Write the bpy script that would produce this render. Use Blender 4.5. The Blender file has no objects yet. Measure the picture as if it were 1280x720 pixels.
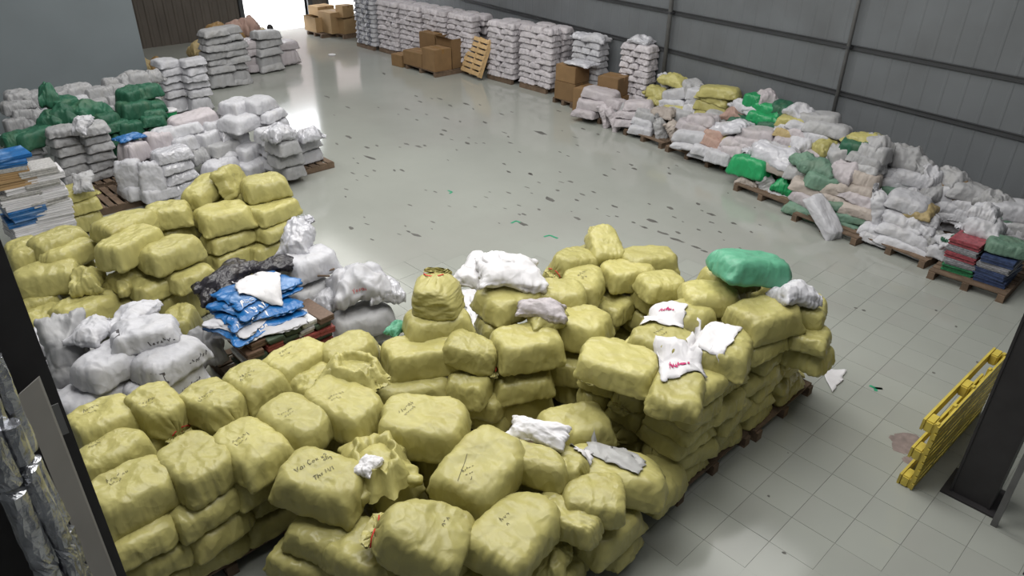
import bpy, bmesh, math, random
import numpy as np
from mathutils import Vector, Matrix, noise
from mathutils.bvhtree import BVHTree

# ------------------------------------------------------------------ camera, world, lights, exposure
SC = bpy.context.scene
COL = SC.collection
R = math.radians
FPX, PITCH, ROLL, CAM_H, TH = 905.0, R(29.6), -0.012, 5.0, R(46)

def camera_rows():
    cp, sp = math.cos(PITCH), math.sin(PITCH)
    right, down, fwd = np.array([1, 0, 0.]), np.array([0, -sp, -cp]), np.array([0, cp, -sp])
    c, s = math.cos(ROLL), math.sin(ROLL)
    rot = np.array([[math.sin(TH), -math.cos(TH), 0], [math.cos(TH), math.sin(TH), 0], [0, 0, 1.]])
    return np.array([c*right+s*down, -s*right+c*down, fwd]) @ rot
CR = camera_rows()
CAM_P = np.array([0, 0, CAM_H])
cam_data = bpy.data.cameras.new('camera'); cam = bpy.data.objects.new('camera', cam_data); COL.objects.link(cam)
mw = Matrix.Identity(4)
for i in range(3):
    mw[i][0], mw[i][1], mw[i][2], mw[i][3] = CR[0][i], -CR[1][i], -CR[2][i], CAM_P[i]
cam.matrix_world = mw
cam_data.sensor_width = 36.0; cam_data.lens = FPX/1280*36; cam_data.clip_end = 300; cam_data.clip_start = 0.05
SC.camera = cam

world = bpy.data.worlds.new('overcast_sky'); SC.world = world; world.use_nodes = True
bg = world.node_tree.nodes['Background']
bg.inputs[0].default_value = (0.93, 0.96, 1.0, 1); bg.inputs[1].default_value = 7.0

def area_light(name, loc, sx, sy, watts, colour=(1, 1, 1), rot=(0, 0, 0)):
    l = bpy.data.lights.new(name, 'AREA'); l.shape = 'RECTANGLE'; l.size = sx; l.size_y = sy; l.energy = watts; l.color = colour
    o = bpy.data.objects.new(name, l); o.location = loc; o.rotation_euler = rot; COL.objects.link(o)
    return o
# area lamps added under the solid roof for overhead light, last as near-side fill
for x, y, w in ((2.4, 5.5, 300), (6.6, 5.5, 330), (10.6, 6.0, 110), (3.4, 13.0, 220), (8.2, 13.0, 270), (12.2, 13.5, 110), (6.5, 20.5, 110), (11.5, 20.5, 110), (4.2, 0.9, 130)):
    area_light('overhead_fill_lamp', (x, y, 7.3), 2.2, 6.0, w, (1.0, 0.985, 0.95))
SC.view_settings.view_transform = 'Standard'; SC.view_settings.look = 'None'
SC.view_settings.exposure = 0.22; SC.view_settings.gamma = 1.0; SC.view_settings.use_curve_mapping = False

# ------------------------------------------------------------------ measuring: photograph pixel -> place in the hall
def ray(u, v): return CR.T @ np.array([(u-640)/FPX, (v-360)/FPX, 1.0])
def at(u, v, z=0.0):
    d = ray(u, v); return CAM_P + d*((z-CAM_H)/d[2])
def on_slope_x(u, v, x0, k):            # point of the bank  x = x0 + k z
    d = ray(u, v); t = (x0 + k*CAM_H)/(d[0]-k*d[2]); return CAM_P + d*t
def on_slope_y(u, v, y0, k):
    d = ray(u, v); t = (y0 + k*CAM_H)/(d[1]-k*d[2]); return CAM_P + d*t
def pix(p):
    c = CR @ (np.array(p, float)-CAM_P); return 640+FPX*c[0]/c[2], 360+FPX*c[1]/c[2], c[2]

# ------------------------------------------------------------------ materials
def mat(name, col, rough=0.6, var=0.12, scale=6.0, bump=0.0, bscale=30.0, metal=0.0, spec=0.4, dirt=None, dirt_amt=0.0, objvar=0.0, trans=0.0, ridged=False):
    m = bpy.data.materials.new(name); m.use_nodes = True; nt = m.node_tree; N = nt.nodes; L = nt.links
    b = N['Principled BSDF']; b.inputs['Roughness'].default_value = rough; b.inputs['Metallic'].default_value = metal
    b.inputs['Specular IOR Level'].default_value = spec
    tc = N.new('ShaderNodeTexCoord'); oi = N.new('ShaderNodeObjectInfo')
    add = N.new('ShaderNodeVectorMath'); add.operation = 'ADD'
    L.new(tc.outputs['Object'], add.inputs[0])
    sc_ = N.new('ShaderNodeVectorMath'); sc_.operation = 'SCALE'; sc_.inputs['Scale'].default_value = 7.3
    cmb = N.new('ShaderNodeCombineXYZ')
    for i in range(3): L.new(oi.outputs['Random'], cmb.inputs[i])
    L.new(cmb.outputs[0], sc_.inputs[0]); L.new(sc_.outputs[0], add.inputs[1])
    n = N.new('ShaderNodeTexNoise'); n.inputs['Scale'].default_value = scale; n.inputs['Detail'].default_value = 5
    L.new(add.outputs[0], n.inputs['Vector'])
    mr = N.new('ShaderNodeMapRange'); mr.inputs[1].default_value = 0.25; mr.inputs[2].default_value = 0.75
    mr.inputs[3].default_value = 1-var; mr.inputs[4].default_value = 1+var
    L.new(n.outputs['Fac'], mr.inputs[0])
    base = N.new('ShaderNodeRGB'); base.outputs[0].default_value = (*col, 1)
    cur = base.outputs[0]
    if dirt:
        n2 = N.new('ShaderNodeTexNoise'); n2.inputs['Scale'].default_value = scale*0.6; n2.inputs['Detail'].default_value = 8
        L.new(add.outputs[0], n2.inputs['Vector'])
        r2 = N.new('ShaderNodeMapRange'); r2.inputs[1].default_value = 0.5; r2.inputs[2].default_value = 0.75; r2.inputs[3].default_value = 0; r2.inputs[4].default_value = dirt_amt
        L.new(n2.outputs['Fac'], r2.inputs[0])
        mx = N.new('ShaderNodeMix'); mx.data_type = 'RGBA'; mx.inputs[7].default_value = (*dirt, 1)
        L.new(r2.outputs[0], mx.inputs[0]); L.new(cur, mx.inputs[6]); cur = mx.outputs[2]
    mul = N.new('ShaderNodeVectorMath'); mul.operation = 'SCALE'
    L.new(cur, mul.inputs[0]); L.new(mr.outputs[0], mul.inputs['Scale'])
    cur = mul.outputs[0]
    if objvar:
        r3 = N.new('ShaderNodeMapRange'); r3.inputs[3].default_value = 1-objvar; r3.inputs[4].default_value = 1+objvar
        L.new(oi.outputs['Random'], r3.inputs[0])
        m3 = N.new('ShaderNodeVectorMath'); m3.operation = 'SCALE'; L.new(cur, m3.inputs[0]); L.new(r3.outputs[0], m3.inputs['Scale']); cur = m3.outputs[0]
    L.new(cur, b.inputs['Base Color'])
    if bump and ridged:      # crumpled cloth: overlapping facets at two sizes, bent by a noise
        wn = N.new('ShaderNodeTexNoise'); wn.inputs['Scale'].default_value = 4.0; wn.inputs['Detail'].default_value = 2; L.new(add.outputs[0], wn.inputs['Vector'])
        ws = N.new('ShaderNodeVectorMath'); ws.operation = 'SCALE'; ws.inputs['Scale'].default_value = 0.22; L.new(wn.outputs['Color'], ws.inputs[0])
        wa = N.new('ShaderNodeVectorMath'); wa.operation = 'ADD'; L.new(add.outputs[0], wa.inputs[0]); L.new(ws.outputs[0], wa.inputs[1])
        hs = []
        for sc2 in (5.5, 13.0):
            v = N.new('ShaderNodeTexVoronoi'); v.inputs['Scale'].default_value = sc2; L.new(wa.outputs[0], v.inputs['Vector']); hs.append(v.outputs['Distance'])
        mm = N.new('ShaderNodeMath'); mm.operation = 'MULTIPLY_ADD'; mm.inputs[1].default_value = 0.22; L.new(hs[1], mm.inputs[0]); L.new(hs[0], mm.inputs[2])
        bp = N.new('ShaderNodeBump'); bp.inputs['Strength'].default_value = bump; bp.inputs['Distance'].default_value = 0.035
        L.new(mm.outputs[0], bp.inputs['Height']); L.new(bp.outputs[0], b.inputs['Normal'])
    elif bump:
        n3 = N.new('ShaderNodeTexNoise'); n3.inputs['Scale'].default_value = bscale; n3.inputs['Detail'].default_value = 4; n3.inputs['Distortion'].default_value = 0.6
        L.new(add.outputs[0], n3.inputs['Vector'])
        bp = N.new('ShaderNodeBump'); bp.inputs['Strength'].default_value = bump; bp.inputs['Distance'].default_value = 0.02
        L.new(n3.outputs['Fac'], bp.inputs['Height']); L.new(bp.outputs[0], b.inputs['Normal'])
    if trans:
        b.inputs['Transmission Weight'].default_value = trans
    m['cur'] = 1
    return m
def cloth(name, col, rough=0.5, objvar=0.1, dirt=(0.3, 0.25, 0.15), da=0.12, bump=0.4, spec=0.35):
    return mat(name, col, rough, 0.07, 5.0, bump, 5.0, ridged=True, spec=spec, dirt=dirt, dirt_amt=da, objvar=objvar)
def printed(name, col, ink, thr=0.52, **kw):
    """cloth with a block of blotchy print on its broad faces (flat print)"""
    m = cloth(name, col, **kw); nt = m.node_tree; N = nt.nodes; L = nt.links; b = N['Principled BSDF']
    src = b.inputs['Base Color'].links[0].from_socket
    tc = N.new('ShaderNodeTexCoord'); sep = N.new('ShaderNodeSeparateXYZ'); L.new(tc.outputs['Generated'], sep.inputs[0])
    def band(sock, lo, hi):
        a = N.new('ShaderNodeMath'); a.operation = 'GREATER_THAN'; a.inputs[1].default_value = lo; L.new(sock, a.inputs[0])
        c = N.new('ShaderNodeMath'); c.operation = 'LESS_THAN'; c.inputs[1].default_value = hi; L.new(sock, c.inputs[0])
        p = N.new('ShaderNodeMath'); p.operation = 'MULTIPLY'; L.new(a.outputs[0], p.inputs[0]); L.new(c.outputs[0], p.inputs[1]); return p.outputs[0]
    x = band(sep.outputs[0], 0.33, 0.67)
    mp = N.new('ShaderNodeMapping'); mp.inputs['Scale'].default_value = (38, 10, 16); L.new(tc.outputs['Generated'], mp.inputs['Vector'])
    v = N.new('ShaderNodeTexNoise'); v.inputs['Scale'].default_value = 1.0; v.inputs['Detail'].default_value = 1; L.new(mp.outputs[0], v.inputs['Vector'])
    g = N.new('ShaderNodeMath'); g.operation = 'GREATER_THAN'; g.inputs[1].default_value = thr; L.new(v.outputs['Fac'], g.inputs[0])
    p2 = N.new('ShaderNodeMath'); p2.operation = 'MULTIPLY'; L.new(x, p2.inputs[0]); L.new(g.outputs[0], p2.inputs[1])
    mx = N.new('ShaderNodeMix'); mx.data_type = 'RGBA'; mx.inputs[7].default_value = (*ink, 1)
    L.new(p2.outputs[0], mx.inputs[0]); L.new(src, mx.inputs[6]); L.new(mx.outputs[2], b.inputs['Base Color'])
    return m

M = {
 'yellow': cloth('yellow_woven_plastic', (0.395, 0.362, 0.135), 0.34, 0.10, (0.30, 0.25, 0.085), 0.30),
 'white': cloth('white_woven_plastic', (0.46, 0.46, 0.49), 0.45, 0.10),
 'print': printed('white_printed_plastic', (0.49, 0.46, 0.485), (0.16, 0.16, 0.21), 0.67),
 'printdark': printed('heavily_printed_plastic', (0.42, 0.42, 0.45), (0.03, 0.035, 0.06), 0.46),
 'grey': cloth('grey_white_woven_plastic', (0.33, 0.33, 0.34), 0.5, 0.12),
 'lilac': cloth('lilac_white_woven_plastic', (0.42, 0.385, 0.405), 0.5, 0.1),
 'beige': cloth('beige_woven_plastic', (0.36, 0.315, 0.285), 0.55, 0.1),
 'silver': cloth('clear_film_over_white', (0.48, 0.48, 0.52), 0.2, 0.05, bump=0.8, spec=0.7),
 'green': cloth('bright_green_plastic', (0.015, 0.26, 0.09), 0.35, 0.12, (0.01, 0.2, 0.06), 0.4, bump=0.5, spec=0.5),
 'dkgreen': cloth('dark_green_plastic', (0.022, 0.10, 0.058), 0.5, 0.15),
 'sage': cloth('sage_green_plastic', (0.12, 0.21, 0.155), 0.55, 0.12),
 'teal': cloth('sea_green_plastic', (0.10, 0.315, 0.20), 0.4, 0.03, (0.06, 0.25, 0.14), 0.35),
 'brown': cloth('brown_woven_plastic', (0.25, 0.155, 0.06), 0.6, 0.1),
 'tan': cloth('tan_woven_plastic', (0.36, 0.28, 0.14), 0.6, 0.1),
 'pinkbrown': cloth('dusty_pink_plastic', (0.36, 0.24, 0.2), 0.6, 0.1),
 'red': cloth('red_string', (0.5, 0.03, 0.025), 0.6, 0.05),
 'olive': cloth('olive_string', (0.25, 0.21, 0.06), 0.6, 0.05),
 'ink': mat('black_marker_ink', (0.11, 0.10, 0.05), 0.7),
 'magenta': mat('magenta_print', (0.42, 0.02, 0.12), 0.6),
 'redink': mat('red_print', (0.5, 0.05, 0.05), 0.6),
 'darklabel': mat('dark_grey_print', (0.07, 0.065, 0.07), 0.7, 0.4, 60),
 'blue': cloth('blue_printed_film', (0.012, 0.115, 0.33), 0.3, 0.1, (0.3, 0.45, 0.7), 0.7, bump=0.7, spec=0.5),
 'black': cloth('black_plastic_film', (0.022, 0.02, 0.026), 0.3, 0.05, bump=0.9, spec=0.5),
 'paper': cloth('white_paper', (0.62, 0.61, 0.63), 0.6, 0.06, bump=0.4),
 'papergrey': cloth('grey_plastic_sheet', (0.34, 0.34, 0.34), 0.35, 0.06, bump=0.4),
 'pallet': mat('weathered_pallet_wood', (0.135, 0.092, 0.062), 0.8, 0.3, 9, 0.3, 60, objvar=0.25),
 'palletlight': mat('fresh_pallet_wood', (0.50, 0.34, 0.17), 0.75, 0.2, 9, 0.2, 60, objvar=0.15),
 'carton': mat('brown_cardboard', (0.215, 0.13, 0.06), 0.8, 0.12, 4, objvar=0.15),
 'cartonlight': mat('tan_cardboard', (0.36, 0.235, 0.115), 0.8, 0.12, 4, objvar=0.15),
 'cartontape': mat('brown_parcel_tape', (0.24, 0.13, 0.045), 0.35, 0.1),
 'yellowplastic': mat('yellow_moulded_plastic', (0.52, 0.41, 0.07), 0.45, 0.15, 8, dirt=(0.25, 0.2, 0.08), dirt_amt=0.5),
 'steel': mat('dark_painted_steel', (0.030, 0.028, 0.030), 0.55, 0.2, 5),
 'steelgrey': mat('grey_painted_steel', (0.12, 0.12, 0.12), 0.5, 0.2, 5),
 'alu': mat('aluminium_foil_wrap', (0.45, 0.46, 0.49), 0.25, 0.3, 10, 0.9, 14, metal=0.85),
 'panelgrey': mat('dull_grey_board', (0.16, 0.155, 0.15), 0.6, 0.1, 4),
 'switch': mat('grey_switch_plastic', (0.2, 0.2, 0.2), 0.5),
 'wall': mat('blue_grey_wall_sheet', (0.135, 0.145, 0.155), 0.55, 0.08, 1.2, dirt=(0.08, 0.08, 0.08), dirt_amt=0.4),
 'wallblue': mat('pale_blue_grey_wall', (0.17, 0.195, 0.21), 0.6, 0.06, 1.0),
 'wallbrown': mat('brown_grey_wall_sheet', (0.10, 0.085, 0.072), 0.6, 0.15, 1.5),
 'girt': mat('dark_grey_girt', (0.05, 0.052, 0.056), 0.5, 0.15, 3),
 'roof': mat('grey_roof_sheet', (0.38, 0.38, 0.38), 0.7, 0.1, 2),
 'floor': mat('grey_green_floor_tile', (0.30, 0.312, 0.285), 0.115, 0.06, 0.55, 0.01, 40, spec=0.5, dirt=(0.25, 0.235, 0.225), dirt_amt=0.45),
 'grout': mat('dark_grout', (0.17, 0.17, 0.16), 0.8),
 'chip': mat('dark_floor_chip', (0.095, 0.092, 0.085), 0.7, 0.35, 5),
 'stain': mat('pinkish_dried_stain', (0.205, 0.165, 0.155), 0.5, 0.3, 14),
 'tape': mat('green_tape', (0.02, 0.25, 0.13), 0.5),
 'concrete': mat('outdoor_concrete', (0.55, 0.54, 0.51), 0.9, 0.1, 1.0),
 'facade': mat('pale_facade', (0.15, 0.12, 0.115), 0.8, 0.1, 1.0),
 'leaf': mat('garden_leaf', (0.03, 0.10, 0.05), 0.6, 0.3, 5),
 'skin': mat('skin', (0.35, 0.2, 0.14), 0.6), 'darkcloth': mat('dark_shirt', (0.03, 0.025, 0.035), 0.8), 'hair': mat('black_hair', (0.012, 0.01, 0.01), 0.6),
}

# ------------------------------------------------------------------ object helpers
def tag(o, label=None, cat=None, group=None, kind=None):
    if label: o['label'] = label
    if cat: o['category'] = cat
    if group: o['group'] = group
    if kind: o['kind'] = kind
    return o
def link(name, me, parent=None):
    o = bpy.data.objects.new(name, me); COL.objects.link(o)
    if parent is not None: o.parent = parent
    return o
def empty(name, loc, rz=0):
    o = bpy.data.objects.new(name, None); COL.objects.link(o); o.location = loc; o.rotation_euler = (0, 0, rz); o.empty_display_size = 0.1
    return o
def mesh(name, verts, faces, material, smooth=False):
    me = bpy.data.meshes.new(name); me.from_pydata([tuple(map(float, v)) for v in verts], [], [tuple(map(int, f)) for f in faces])
    if smooth: me.polygons.foreach_set('use_smooth', [True]*len(me.polygons))
    if material: me.materials.append(M[material] if isinstance(material, str) else material)
    me.update(); return me
BOXF = [(0, 3, 2, 1), (4, 5, 6, 7), (0, 1, 5, 4), (1, 2, 6, 5), (2, 3, 7, 6), (3, 0, 4, 7)]
def boxv(x0, x1, y0, y1, z0, z1):
    return [(x0, y0, z0), (x1, y0, z0), (x1, y1, z0), (x0, y1, z0), (x0, y0, z1), (x1, y0, z1), (x1, y1, z1), (x0, y1, z1)]
class MB:
    def __init__(s): s.v = []; s.f = []
    def box(s, *a):
        n = len(s.v); s.v += boxv(*a); s.f += [tuple(i+n for i in f) for f in BOXF]; return s
    def quad(s, pts):
        n = len(s.v); s.v += list(pts); s.f.append(tuple(range(n, n+len(pts)))); return s
    def tube(s, pts, r, seg=8, closed=False):
        pts = [Vector(p) for p in pts]; n0 = len(s.v); m = len(pts)
        for i, p in enumerate(pts):
            a = pts[(i-1) % m] if closed or i > 0 else p; b = pts[(i+1) % m] if closed or i < m-1 else p
            t = (b-a).normalized() if (b-a).length > 1e-9 else Vector((0, 0, 1))
            u = t.cross(Vector((0, 0, 1)));
            if u.length < 1e-3: u = t.cross(Vector((1, 0, 0)))
            u.normalize(); w = t.cross(u)
            rr = r[i] if isinstance(r, (list, tuple)) else r
            for k in range(seg):
                an = 2*math.pi*k/seg; q = p+u*math.cos(an)*rr+w*math.sin(an)*rr; s.v.append(tuple(q))
        rng_ = range(m if closed else m-1)
        for i in rng_:
            for k in range(seg):
                a = n0+i*seg+k; b = n0+i*seg+(k+1) % seg; j = (i+1) % m
                s.f.append((a, b, n0+j*seg+(k+1) % seg, n0+j*seg+k))
        if not closed:
            s.f.append(tuple(n0+k for k in range(seg))[::-1]); s.f.append(tuple(n0+(m-1)*seg+k for k in range(seg)))
        return s
    def mesh(s, name, material, smooth=False): return mesh(name, s.v, s.f, material, smooth)
    def build(s, name, material, parent=None, smooth=False): return link(name, s.mesh(name, material, smooth), parent)
def bevel_box(name, x0, x1, y0, y1, z0, z1, material, bev=0.006):
    bm = bmesh.new(); vs = [bm.verts.new(v) for v in boxv(x0, x1, y0, y1, z0, z1)]
    for f in BOXF: bm.faces.new([vs[i] for i in f])
    bmesh.ops.bevel(bm, geom=bm.edges[:], offset=bev, segments=2, affect='EDGES')
    me = bpy.data.meshes.new(name); bm.to_mesh(me); bm.free(); me.materials.append(M[material]); return me
ORD = ['first', 'second', 'third', 'fourth', 'fifth', 'sixth', 'seventh', 'eighth', 'ninth', 'tenth', 'eleventh', 'twelfth', 'thirteenth', 'fourteenth', 'fifteenth', 'sixteenth', 'seventeenth', 'eighteenth', 'nineteenth', 'twentieth']
RNG = random.Random(11)
# ------------------------------------------------------------------ the hall
FOOT = [(0.4, 3.05, 4.35, 6.0), (1.6, 4.5, 2.5, 4.25), (4.4, 7.0, 2.3, 3.75), (3.1, 5.3, 4.1, 5.4), (5.4, 6.9, 4.1, 5.5), (0.9, 3.4, 6.3, 7.5)]   # ground covered by the stacks
TILE, JOINT = 0.40, 0.003
OX, OY = 4.68 % TILE, 1.99 % TILE
FX0, FX1, FY0, FY1 = -0.4, 17.6, -0.8, 26.0
floor = link('floor', mesh('floor', boxv(FX0, FX1, FY0, FY1, -0.25, -0.004), BOXF, 'grout'))
tag(floor, 'grey-green tiled warehouse floor with dark chips', kind='structure')
cells = []
i0, i1 = int(math.floor((FX0-OX)/TILE))+1, int((FX1-OX)/TILE)
j0, j1 = int(math.floor((FY0-OY)/TILE))+1, int((FY1-OY)/TILE)
for i in range(i0, i1):
    for j in range(j0, j1):
        cx, cy = OX+(i+0.5)*TILE, OY+(j+0.5)*TILE
        u, v, d = pix((cx, cy, 0))
        hid = any(a+0.1 < cx < b-0.1 and c+0.1 < cy < e-0.1 for a, b, c, e in FOOT)
        seen = d > 0.3 and 20 < u < 1262 and 20 < v < 706 and not hid
        cells.append((d if seen else 1e6, cx, cy))
cells.sort()
h = TILE/2-JOINT/2
tile_me = mesh('tile', [(-h, -h, -0.004), (h, -h, -0.004), (h, h, -0.004), (-h, h, -0.004), (-h+.001, -h+.001, 0), (h-.001, -h+.001, 0), (h-.001, h-.001, 0), (-h+.001, h-.001, 0)], BOXF[1:], 'floor')
for d, cx, cy in cells[:300]:
    o = link('tile', tile_me, floor); o.location = (cx, cy, 0)
mb = MB()
for d, cx, cy in cells[300:]:
    g_ = h+.0012; mb.quad([(cx-g_, cy-g_, 0), (cx+g_, cy-g_, 0), (cx+g_, cy+g_, 0), (cx-g_, cy+g_, 0)])
o = mb.build('tile_field', 'floor', floor); tag(o, kind='stuff')

# right-hand long wall: ribbed sheet, slightly askew to the tile grid
WA = math.atan(0.165)
def wall_x(y): return 12.75 + 0.165*y
wall = empty('wall_right', (wall_x(-0.8), -0.8, 0), -WA); tag(wall, 'long blue-grey ribbed sheet wall with dark horizontal girts', kind='structure')
WL, WH = 27.2, 7.6
mb = MB(); prof = []; y = 0.0
while y < WL:
    prof += [(0, y), (0, y+0.27), (-0.006, y+0.285), (-0.006, y+0.315)]; y += 0.33
prof.append((0, WL))
for a, b in zip(prof[:-1], prof[1:]):
    mb.quad([(a[0], a[1], 0), (b[0], b[1], 0), (b[0], b[1], WH), (a[0], a[1], WH)])
mb.quad([(0.12, 0, 0), (0.12, 0, WH), (0.12, WL, WH), (0.12, WL, 0)])
mb.build('wall_sheet', 'wall', wall)
for z in (1.6, 2.42, 3.6, 5.0, 6.4):
    g = MB(); g.box(-0.045, -0.01, 0, WL, z-0.04, z-0.03).box(-0.045, -0.01, 0, WL, z+0.03, z+0.04).box(-0.018, -0.01, 0, WL, z-0.04, z+0.04)
    g.build('girt', 'girt', wall)
for yw, r in ((6.35, 0.035), (10.75, 0.05)):
    g = MB(); g.tube([(-0.11, yw, 0), (-0.11, yw, WH)], r, 10); p = g.build('downpipe', 'steelgrey', wall, True)
    for z in (0.9, 2.4, 3.9):
        MB().box(-0.11-r-0.008, -0.02, yw-r-0.008, yw+r+0.008, z, z+0.04).build('pipe_clamp', 'girt', p)

# far end wall with the bright loading door, and the partition on the left
def ribbed(name, x0, x1, yy, z0, z1, material, depth=0.03, pitch=0.3):
    mb = MB(); prof = []; x = x0
    while x < x1-pitch:
        prof += [(x, 0), (x+pitch*.55, 0), (x+pitch*.65, -depth), (x+pitch*.9, -depth)]; x += pitch
    prof += [(x, 0), (x1, 0)]
    for a, b in zip(prof[:-1], prof[1:]):
        mb.quad([(a[0], yy+a[1], z0), (b[0], yy+b[1], z0), (b[0], yy+b[1], z1), (a[0], yy+a[1], z1)])
    mb.quad([(x0, yy+0.15, z0), (x0, yy+0.15, z1), (x1, yy+0.15, z1), (x1, yy+0.15, z0)])
    mb.quad([(x0, yy, z0), (x0, yy, z1), (x0, yy+0.15, z1), (x0, yy+0.15, z0)]); mb.quad([(x1, yy, z0), (x1, yy+0.15, z0), (x1, yy+0.15, z1), (x1, yy, z1)])
    mb.quad([(x0, yy, z0), (x0, yy+0.15, z0), (x1, yy+0.15, z0), (x1, yy, z0)])
    return mesh(name, mb.v, mb.f, material)
YF = 25.9
wf = empty('wall_far', (0, 0, 0)); tag(wf, 'brown-grey ribbed end wall around the bright loading door', kind='structure')
link('wall_sheet', ribbed('wall_sheet', -0.4, 11.75, YF, 0, 7.6, 'wallbrown'), wf)
link('wall_sheet', ribbed('wall_sheet', 14.25, 15.15, YF, 0, 7.6, 'wallbrown'), wf)
link('wall_sheet', ribbed('wall_sheet', 16.45, 17.05, YF, 0, 7.6, 'wallbrown'), wf)
link('lintel', ribbed('lintel', 11.75, 14.25, YF, 4.6, 7.6, 'wallbrown'), wf)
link('lintel', ribbed('lintel', 15.15, 16.45, YF, 2.6, 7.6, 'wallbrown'), wf)
d1 = empty('door_1', (0, 0, 0)); tag(d1, 'tall open loading doorway full of daylight at the far end', kind='structure')
MB().box(11.6, 11.75, YF-0.1, YF+0.2, 0, 4.6).build('door_jamb', 'girt', d1)
MB().box(14.25, 14.42, YF-0.1, YF+0.2, 0, 4.6).build('door_jamb', 'girt', d1)
MB().box(11.6, 14.42, YF-0.1, YF+0.2, 4.6, 4.78).build('door_head', 'girt', d1)
d2 = empty('door_2', (0, 0, 0)); tag(d2, 'small bright doorway behind the far cartons', kind='structure')
for x in (15.07, 16.45): MB().box(x, x+0.08, YF-0.05, YF+0.18, 0, 2.6).build('door_jamb', 'girt', d2)
YP = 18.75
o = link('wall_partition', mesh('wall_partition', boxv(-0.4, 5.9, YP, YP+0.15, 0, 7.6), BOXF, 'wallblue')); tag(o, 'plain pale blue-grey partition wall behind the left piles', kind='structure')
o = link('wall_left', mesh('wall_left', boxv(-0.55, -0.4, -0.8, YF, 0, 7.6), BOXF, 'wall')); tag(o, 'grey side wall beside the camera', kind='structure')
o = link('wall_near', mesh('wall_near', boxv(-0.55, 13.4, -0.95, -0.8, 0, 7.6), BOXF, 'wall')); tag(o, 'grey end wall behind the camera', kind='structure')
rf = link('ceiling', mesh('ceiling', boxv(-0.55, 17.7, -0.95, 26.1, 7.6, 7.7), BOXF, 'roof')); tag(rf, 'dark grey sheet roof', kind='structure')

# outdoors beyond the door
o = link('ground_yard', mesh('ground_yard', boxv(2, 34, YF+0.15, 60, -0.25, -0.02), BOXF, 'concrete')); tag(o, 'bright concrete yard outside the loading door', kind='structure')
hs = empty('yard_building', (0, 0, 0)); tag(hs, 'pale building across the yard beyond the loading door', 'building', kind='thing')
MB().box(8, 34, 44, 44.4, 0, 9).build('facade', 'facade', hs)
for x in (14.5, 17, 19.5, 22, 24.5): MB().box(x, x+0.6, 43.7, 44, 0, 9).build('pillar', 'facade', hs)
def bush(name, x, y, n, r, hgt, label):
    mb = MB(); rr = random.Random(int(x*10))
    for k in range(n):
        a = rr.uniform(0, 6.28); q = r*math.sqrt(rr.random()); z = rr.uniform(0.1, hgt); c = Vector((x+q*math.cos(a), y+q*math.sin(a), z))
        d = Vector((rr.uniform(-1, 1), rr.uniform(-1, 1), rr.uniform(0, 1))).normalized()*0.28; s = d.cross(Vector((0, 0, 1))).normalized()*0.09
        mb.quad([c-d, c+s, c+d, c-s])
    o = mb.build(name, 'leaf'); tag(o, label, 'shrub', 'shrubs in the yard'); return o
bush('garden_shrub', 22.6, 38.0, 260, 1.0, 2.2, 'green shrub outside, in the right half of the far doorway')
bush('garden_shrub', 19.0, 39.5, 260, 0.9, 1.9, 'green shrub outside, in the left half of the far doorway')

# steel columns near the camera
def hcolumn(name, x, y, w, d, label, tall=7.6):
    c = empty(name, (x, y, 0)); tag(c, label, kind='structure')
    MB().box(-w/2, w/2, -d/2, -d/2+0.02, 0.02, tall).build('flange', 'steel', c)
    MB().box(-w/2, w/2, d/2-0.02, d/2, 0.02, tall).build('flange', 'steel', c)
    MB().box(-0.012, 0.012, -d/2+0.02, d/2-0.02, 0.02, tall).build('web', 'steel', c)
    MB().box(-w/2-0.06, w/2+0.06, -d/2-0.06, d/2+0.06, 0, 0.02).build('base_plate', 'steel', c)
    return c
cl = hcolumn('column_left', 0.10, 3.62, 0.50, 0.34, 'dark steel column beside the front yellow stack')
MB().box(0.13, 0.235, -0.178, -0.17, 2.62, 2.80).build('switch_plate', 'switch', cl)
MB().box(-0.24, 0.246, -0.16, 0.16, 0.02, 7.6).build('web_casing', 'steel', cl)
cr = hcolumn('column_right', 6.62, 0.56, 0.32, 0.34, 'dark steel column in front of the leaning yellow pallet')
MB().box(-0.15, 0.15, -0.16, 0.16, 0.02, 7.6).build('web_casing', 'steel', cr)
t = link('trim_1', mesh('trim_1', boxv(6.30, 6.35, 0.28, 0.33, 0.0, 7.6), BOXF, 'steelgrey')); tag(t, 'slim grey steel post behind the dark column', kind='structure')
mb = MB(); mb.tube([(6.33, 0.30, 0.75), (6.75, -0.1, 1.6)], 0.02, 8)
t = mb.build('trim_2', 'steelgrey'); tag(t, 'thin grey brace slanting up from the slim post', kind='structure')
t = hcolumn('column_corner', 6.10, -0.22, 0.26, 0.26, 'dark steel post in the bottom corner beyond the slim post')
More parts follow.
